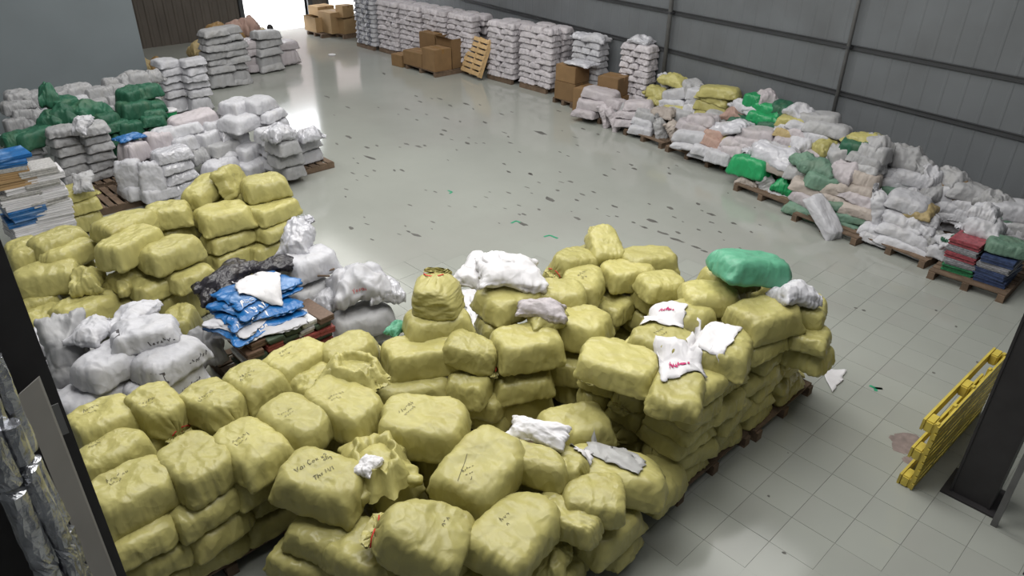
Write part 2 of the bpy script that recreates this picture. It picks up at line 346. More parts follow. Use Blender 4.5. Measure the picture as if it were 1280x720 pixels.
# ------------------------------------------------------------------ sacks: a pouch of two sheets, filled and pressed
def simulate_sack(L, W, T, seed, fill=0.8, neck=False, droop=0.0, nl=26, nw=18, lumps=0.35, iters=120):
    rng = np.random.default_rng(seed); n1 = int(nl*1.28) if neck else nl; cin = nl
    ids = -np.ones((2, n1+1, nw+1), int); k = 0
    for s in (0, 1):
        for i in range(n1+1):
            for j in range(nw+1):
                rim = j in (0, nw) or i == 0 or (i == n1 and not neck)
                if s == 1 and rim: ids[1, i, j] = ids[0, i, j]
                else: ids[s, i, j] = k; k += 1
    X = np.zeros((k, 3)); S = np.zeros((k, 2), int); dx, dy = L/nl, W/nw
    for s in (0, 1):
        for i in range(n1+1):
            for j in range(nw+1):
                v = ids[s, i, j]; S[v] = (i, j)
                X[v] = ((i-nl/2)*dx, (j-nw/2)*dy, T*0.5 + (0.02 if s else -0.02)*(1 if 0 < j < nw else 0))
    X += rng.normal(0, 0.003, X.shape)
    F = np.array([((ids[s, i, j], ids[s, i+1, j], ids[s, i+1, j+1], ids[s, i, j+1]) if s else (ids[s, i, j], ids[s, i, j+1], ids[s, i+1, j+1], ids[s, i+1, j]))
                  for s in (0, 1) for i in range(n1) for j in range(nw)])
    body = np.array([S[f, 0].max() for f in F]) <= cin
    E, Rl = [], []
    for s in (0, 1):
        for i in range(n1+1):
            for j in range(nw+1):
                if i < n1 and not (s == 1 and j in (0, nw)): E.append((ids[s, i, j], ids[s, i+1, j])); Rl.append(dx)
                if j < nw and not (s == 1 and i == 0) and not (s == 1 and i == n1 and not neck): E.append((ids[s, i, j], ids[s, i, j+1])); Rl.append(dy)
                if i < n1 and j < nw:
                    for e in ((ids[s, i, j], ids[s, i+1, j+1]), (ids[s, i+1, j], ids[s, i, j+1])): E.append(e); Rl.append(math.hypot(dx, dy))
    E = np.array(E); Rl = np.array(Rl); stiff = np.where(Rl > max(dx, dy)*1.02, 0.25, 1.0)
    cnt = np.bincount(E.ravel(), minlength=k).astype(float); ph = rng.uniform(0, 6.28, 8)
    lump = 1 + lumps*(np.sin(S[:, 0]*0.36+ph[0])*np.sin(S[:, 1]*0.45+ph[1]) + 0.6*np.sin(S[:, 0]*0.7+ph[2])*np.sin(S[:, 1]*0.8+ph[3]))
    tilt = rng.normal(0, 0.06, 2); Vt = fill*L*W*T
    ring = np.array([v for v in range(k) if abs(S[v, 0]-cin) <= 1]) if neck else None
    tri = np.r_[F[body][:, [0, 1, 2]], F[body][:, [0, 2, 3]]]
    def acc(i, m): return np.stack([np.bincount(i, m[:, c], k) for c in range(3)], 1)
    V0 = X.copy()
    for it in range(iters):
        vel = (X-V0)*0.9; V0 = X.copy(); X = X+vel
        p = X[tri]; n = np.cross(p[:, 1]-p[:, 0], p[:, 2]-p[:, 0])
        vol = np.einsum('ij,ij->i', p[:, 0]-X.mean(0), n).sum()/6
        N = acc(tri[:, 0], n)+acc(tri[:, 1], n)+acc(tri[:, 2], n)
        N /= np.linalg.norm(N, axis=1, keepdims=True)+1e-9
        X += N*(np.clip((Vt-vol)/(2*L*W)*0.9, -0.006, 0.006)*lump[:, None]); X[:, 2] -= 0.0003
        if neck:
            r = min(1.0, it/(iters*0.35)); c = X[ring].mean(0); rad = 0.022+(1-r)*W*0.5
            d = X[ring]-c; d[:, 0] *= 0.15; l = np.linalg.norm(d[:, 1:], axis=1, keepdims=True)+1e-9
            d[:, 1:] = np.where(l > rad, d[:, 1:]/l*rad, d[:, 1:]); X[ring] = X[ring]*0.4+(c+d)*0.6
        for q in range(5):
            d = X[E[:, 1]]-X[E[:, 0]]; l = np.linalg.norm(d, axis=1)+1e-9
            m = d*((l-Rl)/l*0.5*stiff)[:, None]
            X += (acc(E[:, 0], m)-acc(E[:, 1], m))/cnt[:, None]*2.6
        X[:, 2] = np.maximum(X[:, 2], -droop*((X[:, 0]/L*2)**2+0.5*(X[:, 1]/W*2)**2))
        top = T*(1+tilt[0]*X[:, 0]/L*2+tilt[1]*X[:, 1]/W*2)-droop*(X[:, 0]/L*2)**2
        X[:, 2] = np.minimum(X[:, 2], top+(X[:, 2]-top)*0.1)
    return X[ids], cin

def refine(G, axis):
    """double a grid along one axis with a smooth curve through its points"""
    G = np.moveaxis(G, axis, 0); n = len(G); P = np.concatenate([2*G[:1]-G[1:2], G, 2*G[-1:]-G[-2:-1]])
    mid = (-P[:-3]+9*P[1:-2]+9*P[2:-1]-P[3:])/16
    out = np.empty((2*n-1,)+G.shape[1:]); out[0::2] = G; out[1::2] = mid
    return np.moveaxis(out, 0, axis)

class SackShape: pass
def make_shape(seed, L, W, T, fill, neck=False, droop=0.0, lumps=0.35, wr=1.0, boxy=0.62, rc=0.03, facet=1.0):
    G, cin = simulate_sack(L, W, T, seed, fill, neck, droop, lumps=lumps)
    G = refine(refine(G, 1), 2); cin *= 2
    n1, nw = G.shape[1]-1, G.shape[2]-1
    if boxy < 1:        # a tightly stuffed sack: steep sides, flat top, straighter edges
        b_ = G[:, :cin+1].reshape(-1, 3); lo, hi = b_.min(0), b_.max(0); cc, hf = (lo+hi)/2, (hi-lo)/2; q = (G-cc)/hf
        t_ = np.arange(n1+1)/cin; w_ = np.clip((0.92-t_)/0.35, 0, 1) if neck else np.ones(n1+1); w_ = w_*w_*(3-2*w_)
        ym = np.abs(q[..., 1]).max(axis=(0, 2)); tg = 1-rc*np.abs(2*np.clip(t_, 0, 1)-1)**4
        q[..., 1] *= (1-w_+w_*tg/np.maximum(ym, .2))[None, :, None]
        if not neck:
            xm = np.abs(q[..., 0]).max(axis=(0, 1)); tj = 1-rc*np.abs(np.linspace(-1, 1, nw+1))**4; q[..., 0] *= (tj/np.maximum(xm, .2))[None, None, :]
        else:
            x0 = q[0, 0, :, 0].copy(); tj = -(1-rc*np.abs(np.linspace(-1, 1, nw+1))**4)
            q[..., 0] += ((tj-x0)[None, :]*np.clip(1-t_*2.2, 0, 1)[:, None])[None]
        pz = 1-(1-boxy)*w_; z = q[..., 2]; q[..., 2] = np.sign(z)*np.abs(z)**np.broadcast_to(pz[None, :, None], z.shape)
        q[..., 2] = np.tanh(q[..., 2]*1.6)/np.tanh(1.6); q[..., 0] *= 1-0.035*q[..., 2]; q[..., 1] *= 1-0.05*q[..., 2]
        G = q*hf+cc
    # face normals per grid node, then folds: lengthwise by the ends, crosswise by the long seams, loose creases between
    di = np.gradient(G, axis=1); dj = np.gradient(G, axis=2); Nn = np.cross(di, dj); Nn[0] *= -1
    Nn /= np.linalg.norm(Nn, axis=3, keepdims=True)+1e-9
    off = seed*13.7
    rid = lambda t: 1-abs(t)*2.2
    for s in (0, 1):
        for i in range(n1+1):
            for j in range(nw+1):
                if s == 1 and (j in (0, nw) or i == 0 or (i == n1 and not neck)): continue
                x, y, z = G[s, i, j]; a = i/cin*L; b = j/nw*W
                e0 = math.exp(-a/0.09); e1 = math.exp(-abs(L-a)/(0.17 if neck else 0.09)); sd = math.exp(-min(b, W-b)/0.07)
                d = 0.013*e0*rid(noise.noise((b*17, a*3, off+s*5)))
                d += (0.022 if neck else 0.013)*e1*rid(noise.noise((b*(26 if neck else 17), a*2.5, off+9+s*5)))
                d += 0.012*sd*rid(noise.noise((a*15, b*4, off+20+s*5)))
                d += 0.0075*rid(noise.noise((x*4.5+y*3.2, y*5-x*2, off+31)))*0.8
                d += 0.004*noise.noise((x*14, y*14, off+40+s))
                d -= 0.012*math.exp(-(noise.noise((x*3.6+y*1.5, y*4.2-x, off+50+z*2))/0.055)**2)*(0.35+0.65*max(e0, e1, sd))
                d += 0.014*noise.noise((x*3.2, y*3.2, off+60+s*3))
                d -= facet*0.030*(abs(noise.noise((x*3.0+off, y*3.4, off+70+z*2.5)))-0.2)
                d -= facet*0.008*(abs(noise.noise((x*7.0+off, y*8.0, off+80+z*6)))-0.2)
                if s == 0 and (j in (0, nw) or i == 0): d *= 0.3
                G[s, i, j] = G[s, i, j]+Nn[s, i, j]*d*wr
    G[1, :, 0] = G[0, :, 0]; G[1, :, -1] = G[0, :, -1]; G[1, 0] = G[0, 0]
    if not neck: G[1, -1] = G[0, -1]
    bodyG = G[:, :cin+1]; lo, hi = bodyG.reshape(-1, 3).min(0), bodyG.reshape(-1, 3).max(0)
    G = G-(lo+hi)/2
    sh = SackShape(); sh.dims = hi-lo; sh.neck = neck
    def sheet(i_a, i_b, close):
        ids = {}; V = []; F = []
        for s in (0, 1):
            for i in range(i_a, i_b+1):
                for j in range(nw+1):
                    rim = j in (0, nw) or (i == 0) or (close and i == n1)
                    if s == 1 and rim: ids[s, i, j] = ids[0, i, j]
                    else: ids[s, i, j] = len(V); V.append(G[s, i, j])
        for s in (0, 1):
            for i in range(i_a, i_b):
                for j in range(nw):
                    f = (ids[s, i, j], ids[s, i+1, j], ids[s, i+1, j+1], ids[s, i, j+1]); F.append(f if s else f[::-1])
        return V, F
    if neck:
        sh.body = sheet(0, cin, False); sh.tail = sheet(cin, n1, False); c = G[:, cin].reshape(-1, 3).mean(0)
        pts = [tuple(c+np.array([0.004*math.sin(3*t), 0.043*math.cos(t), 0.043*math.sin(t)])) for t in np.linspace(0, 6.28, 14)[:-1]]
        sh.tie = MB().tube(pts, 0.011, 6, closed=True).tube([c+np.array([0, 0.02, 0.035]), c+np.array([0.02, 0.05, 0.07]), c+np.array([0.01, 0.12, 0.05]), c+np.array([-.02, 0.17, 0.0])], 0.008, 5).tube([c+np.array([0, -0.02, 0.035]), c+np.array([0.03, -0.05, 0.06]), c+np.array([0.05, -0.11, 0.04])], 0.008, 5)
    else: sh.body = sheet(0, n1, True)
    sh.bvh = BVHTree.FromPolygons([Vector(v) for v in sh.body[0]], sh.body[1]); sh.cache = {}
    return sh
SHAPES = {
 'pillow': [make_shape(1, .80, .56, .27, .84, boxy=.75), make_shape(2, .78, .58, .26, .92, lumps=.2, boxy=.6, rc=.06), make_shape(3, .82, .56, .25, .80, droop=.03, boxy=.85), make_shape(4, .80, .60, .28, .90, lumps=.5, boxy=.65), make_shape(5, .80, .55, .24, .82, lumps=.3, wr=1.3, boxy=.7, facet=1.4), make_shape(6, .80, .56, .27, .95, lumps=.3, boxy=.55, rc=.08, facet=1.3)],
 'neck': [make_shape(11, .82, .58, .28, .80, True, boxy=.7), make_shape(12, .80, .60, .27, .76, True, .03, boxy=.8), make_shape(13, .80, .56, .30, .84, True, lumps=.5, boxy=.65), make_shape(14, .84, .58, .26, .74, True, .02, wr=1.3, boxy=.8, facet=1.4)],
 'long': [make_shape(21, 1.05, .50, .22, .85, boxy=.8), make_shape(22, 1.0, .48, .24, .80, droop=.04, boxy=.8)],
 'slack': [make_shape(31, .80, .62, .20, .62, lumps=.9, wr=1.7, droop=.03, boxy=1, facet=1.6), make_shape(32, .75, .60, .22, .60, lumps=1.0, wr=2.0, boxy=1, facet=1.6), make_shape(33, .80, .60, .2, .55, True, lumps=.9, wr=1.7, boxy=1, facet=1.6)],
}
SACKS = []
def shape_mesh(sh, part, material):
    key = (part, material)
    if key not in sh.cache:
        if part == 'tie': sh.cache[key] = sh.tie.mesh('tie_string', material, True)
        else: sh.cache[key] = mesh('sack' if part == 'body' else 'gathered_neck', *(sh.body if part == 'body' else sh.tail), material, True)
    return sh.cache[key]
COLNAME = {'yellow': 'yellow_sack', 'white': 'white_sack', 'print': 'printed_white_sack', 'printdark': 'printed_sack', 'grey': 'grey_white_sack', 'lilac': 'white_sack', 'beige': 'beige_sack',
           'silver': 'plastic_wrapped_sack', 'green': 'green_sack', 'dkgreen': 'dark_green_sack', 'sage': 'sage_green_sack', 'teal': 'sea_green_sack', 'brown': 'brown_sack', 'tan': 'tan_sack', 'pinkbrown': 'pink_brown_sack'}
COLWORD = {'yellow': 'yellow', 'white': 'white', 'print': 'white printed', 'printdark': 'black-and-white printed', 'grey': 'grey-white', 'lilac': 'pinkish white', 'beige': 'beige', 'silver': 'shiny film-wrapped white',
           'green': 'bright green', 'dkgreen': 'dark green', 'sage': 'sage green', 'teal': 'sea-green', 'brown': 'brown', 'tan': 'tan', 'pinkbrown': 'pinkish brown'}
def sack(loc, dims, yaw=0, kind='pillow', colour='yellow', label=None, group=None, tilt=(0, 0), var=None, tie=None, heap=None):
    fam = SHAPES[kind]; sh = fam[(var if var is not None else RNG.randrange(len(fam))) % len(fam)]
    o = link(COLNAME[colour], shape_mesh(sh, 'body', colour))
    o.location = loc; o.rotation_euler = (R(tilt[0]), R(tilt[1]), R(yaw)); o.scale = [dims[i]/sh.dims[i] for i in range(3)]
    tag(o, label, 'sack', group)
    if sh.neck:
        link('gathered_neck', shape_mesh(sh, 'tail', colour), o)
        link('tie_string', shape_mesh(sh, 'tie', tie or ('olive' if colour == 'yellow' else colour)), o)
    SACKS.append(dict(o=o, sh=sh, loc=np.array(loc, float), dims=dims, yaw=yaw, colour=colour, heap=heap, label=label))
    return o
def rec(o):
    for s in SACKS:
        if s['o'] is o: return s
def ribbon(o, lines, width, material, name='marker_writing', axis='z'):
    """flat strokes laid on a sack's surface; coordinates in metres on its face (axis z: top; y: the near long side)"""
    sh = rec(o)['sh']; sc_ = np.array(o.scale); V = []; F = []
    def hit(a, b):
        if axis == 'z': org = Vector((a/sc_[0], b/sc_[1], 1)); d = Vector((0, 0, -1))
        elif axis == 'y': org = Vector((a/sc_[0], -1, b/sc_[2])); d = Vector((0, 1, 0))
        else: org = Vector((-1, a/sc_[1], b/sc_[2])); d = Vector((1, 0, 0))
        p, n, i, dist = sh.bvh.ray_cast(org, d)
        return None if p is None else p-d*0.0035
    for ln in lines:
        pts = []
        for (a, b), (c, e) in zip(ln[:-1], ln[1:]):
            m = max(1, int(math.hypot(c-a, e-b)/0.02))
            for k in range(m): pts.append((a+(c-a)*k/m, b+(e-b)*k/m))
        pts.append(ln[-1]); prev = None
        for k, (a, b) in enumerate(pts):
            c = pts[min(k+1, len(pts)-1)]; q = pts[max(k-1, 0)]; tx, ty = c[0]-q[0], c[1]-q[1]; l = math.hypot(tx, ty)+1e-9
            nx, ny = -ty/l*width/2, tx/l*width/2
            p0, p1 = hit(a+nx, b+ny), hit(a-nx, b-ny)
            if p0 is None or p1 is None: prev = None; continue
            n = len(V); V += [p0, p1]
            if prev is not None: F.append((prev, prev+1, n+1, n))
            prev = n
    if F: return link(name, mesh(name, V, F, material), o)
def patch(o, a0, a1, b0, b1, material, name='printed_label', axis='z', n=6):
    return ribbon(o, [[(a0, (b0+b1)/2), (a1, (b0+b1)/2)]], b1-b0, material, name, axis)
GLYPH = {
 'V': [[(0, 1), (.35, 0), (.7, 1)]], 'a': [[(.5, .5), (.2, .55), (0, .25), (.2, 0), (.45, .15), (.5, .5), (.55, 0)]], 'i': [[(.1, .5), (.1, 0)], [(.1, .75), (.12, .8)]],
 '?': [[(.1, .75), (.25, .9), (.3, .75)]], 'C': [[(.6, .85), (.3, 1), (0, .5), (.3, 0), (.6, .15)]], 'o': [[(.25, .5), (0, .25), (.25, 0), (.5, .25), (.25, .5)]],
 'x': [[(0, .5), (.45, 0)], [(0, 0), (.45, .5)]], '2': [[(0, .8), (.25, 1), (.5, .75), (0, 0), (.55, 0)]], 'n': [[(0, 0), (0, .5)], [(0, .4), (.25, .5), (.45, .35), (.45, 0)]],
 'g': [[(.45, .5), (.1, .5), (0, .2), (.4, .1), (.45, .5), (.45, -.3), (.1, -.35)]], 'T': [[(0, 1), (.7, 1)], [(.35, 1), (.35, 0)]], 'h': [[(0, 1), (0, 0)], [(0, .4), (.3, .5), (.45, .3), (.45, 0)]],
 's': [[(.4, .5), (.05, .42), (.35, .15), (0, 0)]], 'M': [[(0, 0), (.1, 1), (.4, .3), (.7, 1), (.8, 0)]], '/': [[(0, -.1), (.35, 1)]], '1': [[(0, .8), (.2, 1), (.2, 0)]],
 'Y': [[(0, 1), (.3, .5), (.6, 1)], [(.3, .5), (.3, 0)]], 'u': [[(0, .5), (0, .1), (.25, 0), (.45, .1), (.45, .5)], [(.45, .2), (.5, 0)]], 'l': [[(.1, 1), (.1, 0)]], 'r': [[(0, .5), (0, 0)], [(0, .35), (.3, .5)]], 'y': [[(0, .5), (.25, .1)], [(.5, .5), (.1, -.4)]],
}
def handwriting(text, x, y, size, ang=0, slant=0.15):
    out = []; cx = 0
    for ch in text:
        if ch in GLYPH:
            w = max(p[0] for l in GLYPH[ch] for p in l)
            out += [[(cx+p[0]+slant*p[1], p[1]) for p in l] for l in GLYPH[ch]]; cx += w+0.22
        else: cx += 0.5
    c, s = math.cos(R(ang)), math.sin(R(ang))
    return [[(x+(px_*c-py_*s)*size, y+(px_*s+py_*c)*size) for px_, py_ in l] for l in out]
def scribble(seed, x, y, size, n=6, rows=2, ang=0):
    r = random.Random(seed); out = []; c, s = math.cos(R(ang)), math.sin(R(ang))
    for row in range(rows):
        cx = r.uniform(0, 1)
        for k in range(n-row*2):
            w = r.uniform(0.35, 0.7); m = r.choice([3, 4, 4, 5])
            l = [(cx+w*q/(m-1), r.choice([0, .45, .5, 1 if r.random() < .35 else .5])-row*1.5) for q in range(m)]
            out.append(l); cx += w+r.uniform(.12, .4)
    return [[(x+(a*c-b*s)*size, y+(a*s+b*c)*size) for a, b in l] for l in out]
# ------------------------------------------------------------------ pallets
PAL = {}
def pallet(x, y, yaw, w=1.1, d=1.1, label='', material='pallet', h=0.13, z=0.0, group='wooden pallets on the floor'):
    """slats run along local y, stringers along local x"""
    key = (round(w, 2), round(d, 2), material, h)
    if key not in PAL:
        n = 7; sw = w/n*0.72
        PAL[key] = (mesh('slat', boxv(-sw/2, sw/2, -d/2, d/2, h-0.02, h), BOXF, material), mesh('stringer', boxv(-w/2, w/2, -0.045, 0.045, 0.02, h-0.02), BOXF, material),
                    mesh('bottom_board', boxv(-w/2, w/2, -0.05, 0.05, 0, 0.02), BOXF, material), n)
    s, st, bb, n = PAL[key]
    p = empty('wooden_pallet', (x, y, z), R(yaw)); tag(p, label, 'pallet', group)
    for i in range(n):
        o = link('slat', s, p); o.location = (-w/2+w*(i+0.5)/n, 0, 0)
    for yy in (-d/2+0.05, 0, d/2-0.05):
        o = link('stringer', st, p); o.location = (0, yy, 0)
        o = link('bottom_board', bb, p); o.location = (0, yy, 0)
    return p
pallet(1.15, 5.05, 90, 1.25, 1.2, 'wooden pallet under the front-left yellow stack')
pallet(2.45, 5.05, 90, 1.25, 1.2, 'wooden pallet under the yellow sacks behind the front centre pile')
pallet(2.35, 3.35, 90, 1.5, 1.3, 'wooden pallet under the near half of the front centre pile')
pallet(3.72, 3.22, 90, 1.35, 1.3, 'wooden pallet under the low half of the front centre pile')
pallet(5.05, 3.02, 90, 1.3, 1.25, 'wooden pallet under the near half of the tall right-hand yellow stack')
pallet(6.34, 2.98, 90, 1.3, 1.2, 'wooden pallet under the green-topped end of the right-hand yellow stack')
pallet(3.75, 4.85, 90, 1.1, 1.1, 'wooden pallet under the yellow pile topped by the cinched sack')
pallet(4.85, 4.65, 90, 1.1, 1.1, 'wooden pallet under the yellow pile covered by white sheeting')
pallet(6.1, 4.75, 90, 1.2, 1.1, 'wooden pallet under the yellow pile farthest out on the floor')
pallet(1.5, 6.85, 90, 1.1, 1.1, 'wooden pallet under the grey-white sack heap')
pallet(2.8, 6.85, 90, 1.1, 1.1, 'wooden pallet under the blue printed bundles')

# ------------------------------------------------------------------ front stacks of yellow sacks
def put(u, v, z, L, W, T, yaw, kind, label, colour='yellow', tilt=(0, 0), var=None, tie=None, group=None, heap=None):
    p = at(u, v, z); return sack((p[0], p[1], z), (L, W, T), yaw, kind, colour, label, group, tilt, var, tie, heap)
W_ = {}
G1 = 'yellow sacks on the front-left stack'
Q = [
 (132, 528, .96, .56, .48, .30, 4, 'pillow', 'yellow sack topping the front-left stack, back corner beside the steel column', {}),
 (198, 512, 1.0, .54, .42, .30, -84, 'neck', 'yellow sack with red tie at its near end, second along the back row', dict(tie='red', var=2, tilt=(0, 8))),
 (268, 506, .98, .60, .46, .30, -80, 'neck', 'yellow sack third along the back row of front-left stack', dict(var=2)),
 (318, 481, .98, .58, .48, .31, -84, 'pillow', 'yellow sack fourth along the back row, below the printed booklets', dict(var=0)),
 (372, 454, .98, .66, .44, .31, 10, 'pillow', 'yellow sack at the far end of the back row beside the open sack', dict(var=3)),
 (141, 569, .95, .58, .40, .28, 2, 'pillow', 'yellow sack in middle of the stack beside the steel column', dict(var=2)),
 (166, 617, .93, .66, .52, .33, 4, 'pillow', 'plump yellow sack at the near corner beside the steel column', dict(var=3)),
 (246, 581, .95, .66, .52, .30, -86, 'pillow', 'yellow sack with seam band, second in front row of front-left stack', dict(var=1)),
 (313, 561, .96, .70, .50, .30, -84, 'pillow', 'broad yellow sack third in front row of front-left stack', dict(var=0)),
 (371, 527, .97, .72, .52, .30, -82, 'pillow', 'yellow sack fourth in front row, with faint writing at its far end', dict(var=2)),
 (430, 508, .98, .80, .52, .32, -84, 'pillow', 'big yellow sack with dark shaded near face beside front centre pile', dict(var=1)),
 (398, 478, .90, .60, .34, .28, 12, 'pillow', 'narrow yellow sack wedged behind the big sack with shaded face', dict(var=4)),
 (440, 464, 1.08, .55, .46, .18, -60, 'slack', 'slack open-mouthed yellow sack with crumpled folds on the back row', dict(var=2)),
 (437, 440, .98, .62, .42, .28, 8, 'neck', 'yellow sack with knotted end behind the open-mouthed sack', dict(var=1)),
]
for q in Q: W_[q[8]] = put(*q[:9], group=G1, **q[9])
for k, (z, T) in enumerate(((.705, .24), (.475, .24), (.245, .24))):
    for j, x in enumerate((.62, 1.12, 1.60)):
        sack((x+RNG.uniform(-.03, .03)+(.04 if k % 2 else 0), 4.62+RNG.uniform(-.04, .03), z), (.58, .46, T), RNG.uniform(-6, 6)+(180 if k == 1 else 0), 'neck' if (j+k) % 3 == 0 else 'pillow', 'yellow',
             'yellow sack, %s layer down, %s from column, near side of front-left stack' % (ORD[k+1], ORD[j]), 'lower sacks of the front-left stack', (RNG.uniform(-4, 4), RNG.uniform(-4, 4)), tie='red' if j else None)

G2 = 'yellow sacks on the front centre pile'
Q = [
 (404, 603, .93, .74, .52, .34, -62, 'pillow', 'yellow sack lettered in black marker at near corner of front centre pile', dict(var=0, tilt=(0, 8))),
 (474, 577, .92, .66, .56, .24, 70, 'slack', 'open yellow sack showing white contents on the front centre pile', dict(var=0)),
 (530, 531, .95, .82, .62, .34, -58, 'pillow', 'broad pale yellow sack with faint scribble behind the open sack', dict(var=1)),
 (604, 587, .92, .80, .60, .34, 12, 'pillow', 'large yellow sack with crossed black scribble in middle of front pile', dict(var=3, tilt=(6, -6))),
 (662, 578, .88, .70, .32, .28, -72, 'pillow', 'narrow yellow sack standing against the large scribbled sack', dict(var=2)),
 (530, 668, .90, .70, .60, .34, 122, 'neck', 'yellow sack tied with a knot at its top, front edge of pile', dict(var=2, tie='red', tilt=(0, -20))),
 (642, 662, .78, .82, .60, .30, 14, 'neck', 'wide yellow sack with black marks low on the front edge', dict(var=0, tie='red', tilt=(4, 0))),
 (706, 648, .68, .62, .32, .26, -70, 'pillow', 'narrow yellow sack beside the wide marked sack on front edge', dict(var=4)),
 (740, 622, .74, .54, .48, .26, 130, 'neck', 'yellow sack with gathered corner near the grey sheet', dict(var=2)),
 (697, 583, .80, .55, .44, .26, -60, 'neck', 'yellow sack under the white packet', dict(var=3)),
 (768, 592, .68, .92, .50, .30, -66, 'pillow', 'long yellow sack under the grey sheet beside the tall stack', dict(var=2)),
 (718, 533, .72, .70, .50, .28, -30, 'pillow', 'yellow sack in shadow between the white packet and the tall stack', dict(var=0)),
 (458, 688, .62, .62, .50, .28, -70, 'pillow', 'yellow sack low on the front edge under the knotted sack', dict(var=4)),
 (408, 668, .62, .60, .44, .26, -66, 'neck', 'yellow sack with red-tied neck low at the pile corner', dict(var=1, tie='red')),
 (388, 700, .40, .60, .48, .26, -75, 'neck', 'yellow sack with dangling neck lowest at the pile corner', dict(var=2, tie='red')),
 (600, 700, .45, .70, .50, .24, 10, 'pillow', 'yellow sack lowest at the front edge under the wide marked sack', dict(var=1)),
 (690, 698, .42, .40, .32, .22, 30, 'slack', 'small folded yellow sack flap at the front edge', dict(var=1)),
 (757, 658, .40, .70, .46, .26, 0, 'pillow', 'yellow sack at the base of the front edge under the gathered sack', dict(var=3)),
 (818, 602, .32, .60, .50, .28, 0, 'pillow', 'yellow sack at the base between the low pile and tall stack', dict(var=2)),
 (480, 705, .36, .66, .5, .24, -70, 'pillow', 'yellow sack at frame bottom under the knotted sack', dict(var=1)),
]
for q in Q: W_[q[8]] = put(*q[:9], group=G2, **q[9])

G3 = 'yellow sacks of the tall right-hand stack'
T3 = .178
for k in range(6):
    z = .13+T3*(k+.5); off = .16 if k % 2 else 0
    for j, x in enumerate((4.74, 5.34, 5.96, 6.58)):
        if k == 5 and j < 1: pass
        sack((x-off*(1 if j else 0)+RNG.uniform(-.04, .04), 2.64+RNG.uniform(-.05, .04), z), (.66+RNG.uniform(-.05, .05), .54, T3*1.18), RNG.uniform(-7, 7)+(180 if (j == 0 and k % 2) else 0), 'neck' if (j == 3 or (j+k) % 4 == 1) else 'pillow', 'yellow',
             'yellow sack, %s layer up, %s along the long face of tall right-hand stack' % (ORD[k], ORD[j]), G3, (RNG.uniform(-5, 5), RNG.uniform(-5, 5)))
    for j, y in enumerate((3.16, 3.52)):
        if j == 1 and k > 4: continue
        sack((4.74+RNG.uniform(-.05, .03), y+RNG.uniform(-.03, .03), z), (.62, .46, T3*1.15), 180+RNG.uniform(-8, 8), 'neck' if (k+j) % 2 else 'pillow', 'yellow',
             'yellow sack, %s layer up, %s along short face of tall right-hand stack' % (ORD[k], ORD[j+1]), G3, (RNG.uniform(-5, 5), RNG.uniform(-5, 5)))
    if k > 0:
        sack((6.68+RNG.uniform(-.04, .06), 3.15+RNG.uniform(-.05, .05), z), (.55, .5, T3*1.2), RNG.uniform(-20, 20), 'neck', 'yellow',
             'yellow sack, %s layer up, at far short end of tall right-hand stack' % ORD[k], G3, (RNG.uniform(-6, 6), RNG.uniform(-8, 8)))
Q = [
 (773, 455, 1.24, .78, .56, .26, -75, 'pillow', 'broad yellow sack topping the near corner of the tall stack', dict(var=1)),
 (827, 425, 1.24, .62, .52, .25, -70, 'pillow', 'yellow sack behind the lettered white sheet on the tall stack', dict(var=4)),
 (853, 396, 1.26, .66, .46, .25, -30, 'pillow', 'yellow sack under the white cloth with pink lettering, tall stack', dict(var=2)),
 (905, 437, 1.26, .66, .52, .27, 20, 'pillow', 'yellow sack under the plain white sheet on the tall stack', dict(var=3)),
 (848, 487, 1.22, .72, .50, .26, 24, 'neck', 'yellow sack with brown string under the lettered white sheet', dict(var=3, tie='olive')),
 (826, 356, 1.12, .55, .45, .24, -30, 'pillow', 'yellow sack peeking behind the tall stack toward the far pile', dict(var=0)),
 (957, 397, 1.34, .72, .50, .30, -20, 'pillow', 'plump yellow sack below the white bag near the green sack', dict(var=3)),
 (888, 373, 1.34, .62, .46, .28, -40, 'neck', 'yellow sack left of the green sack on the tall stack', dict(var=1)),
 (912, 346, 1.42, .60, .46, .24, -30, 'pillow', 'yellow sack directly under the green sack', dict(var=2)),
 (1003, 385, 1.28, .55, .48, .24, 20, 'neck', 'yellow sack under the white bag at the far end', dict(var=0)),
 (1012, 420, 1.12, .50, .44, .22, 10, 'neck', 'yellow sack with pointed ear at the far end, upper layer', dict(var=3)),
]
for q in Q: W_[q[8]] = put(*q[:9], group=G3, **q[9])
W_['green'] = put(941, 335, 1.64, .86, .54, .30, -28, 'neck', 'big sea-green sack lying on top of the tall right-hand stack', 'teal', tilt=(-8, 12), var=1)
W_['whitebag'] = put(994, 366, 1.52, .48, .38, .26, -30, 'slack', 'small white bag beside the sea-green sack', 'white', tilt=(-15, 10), var=1)

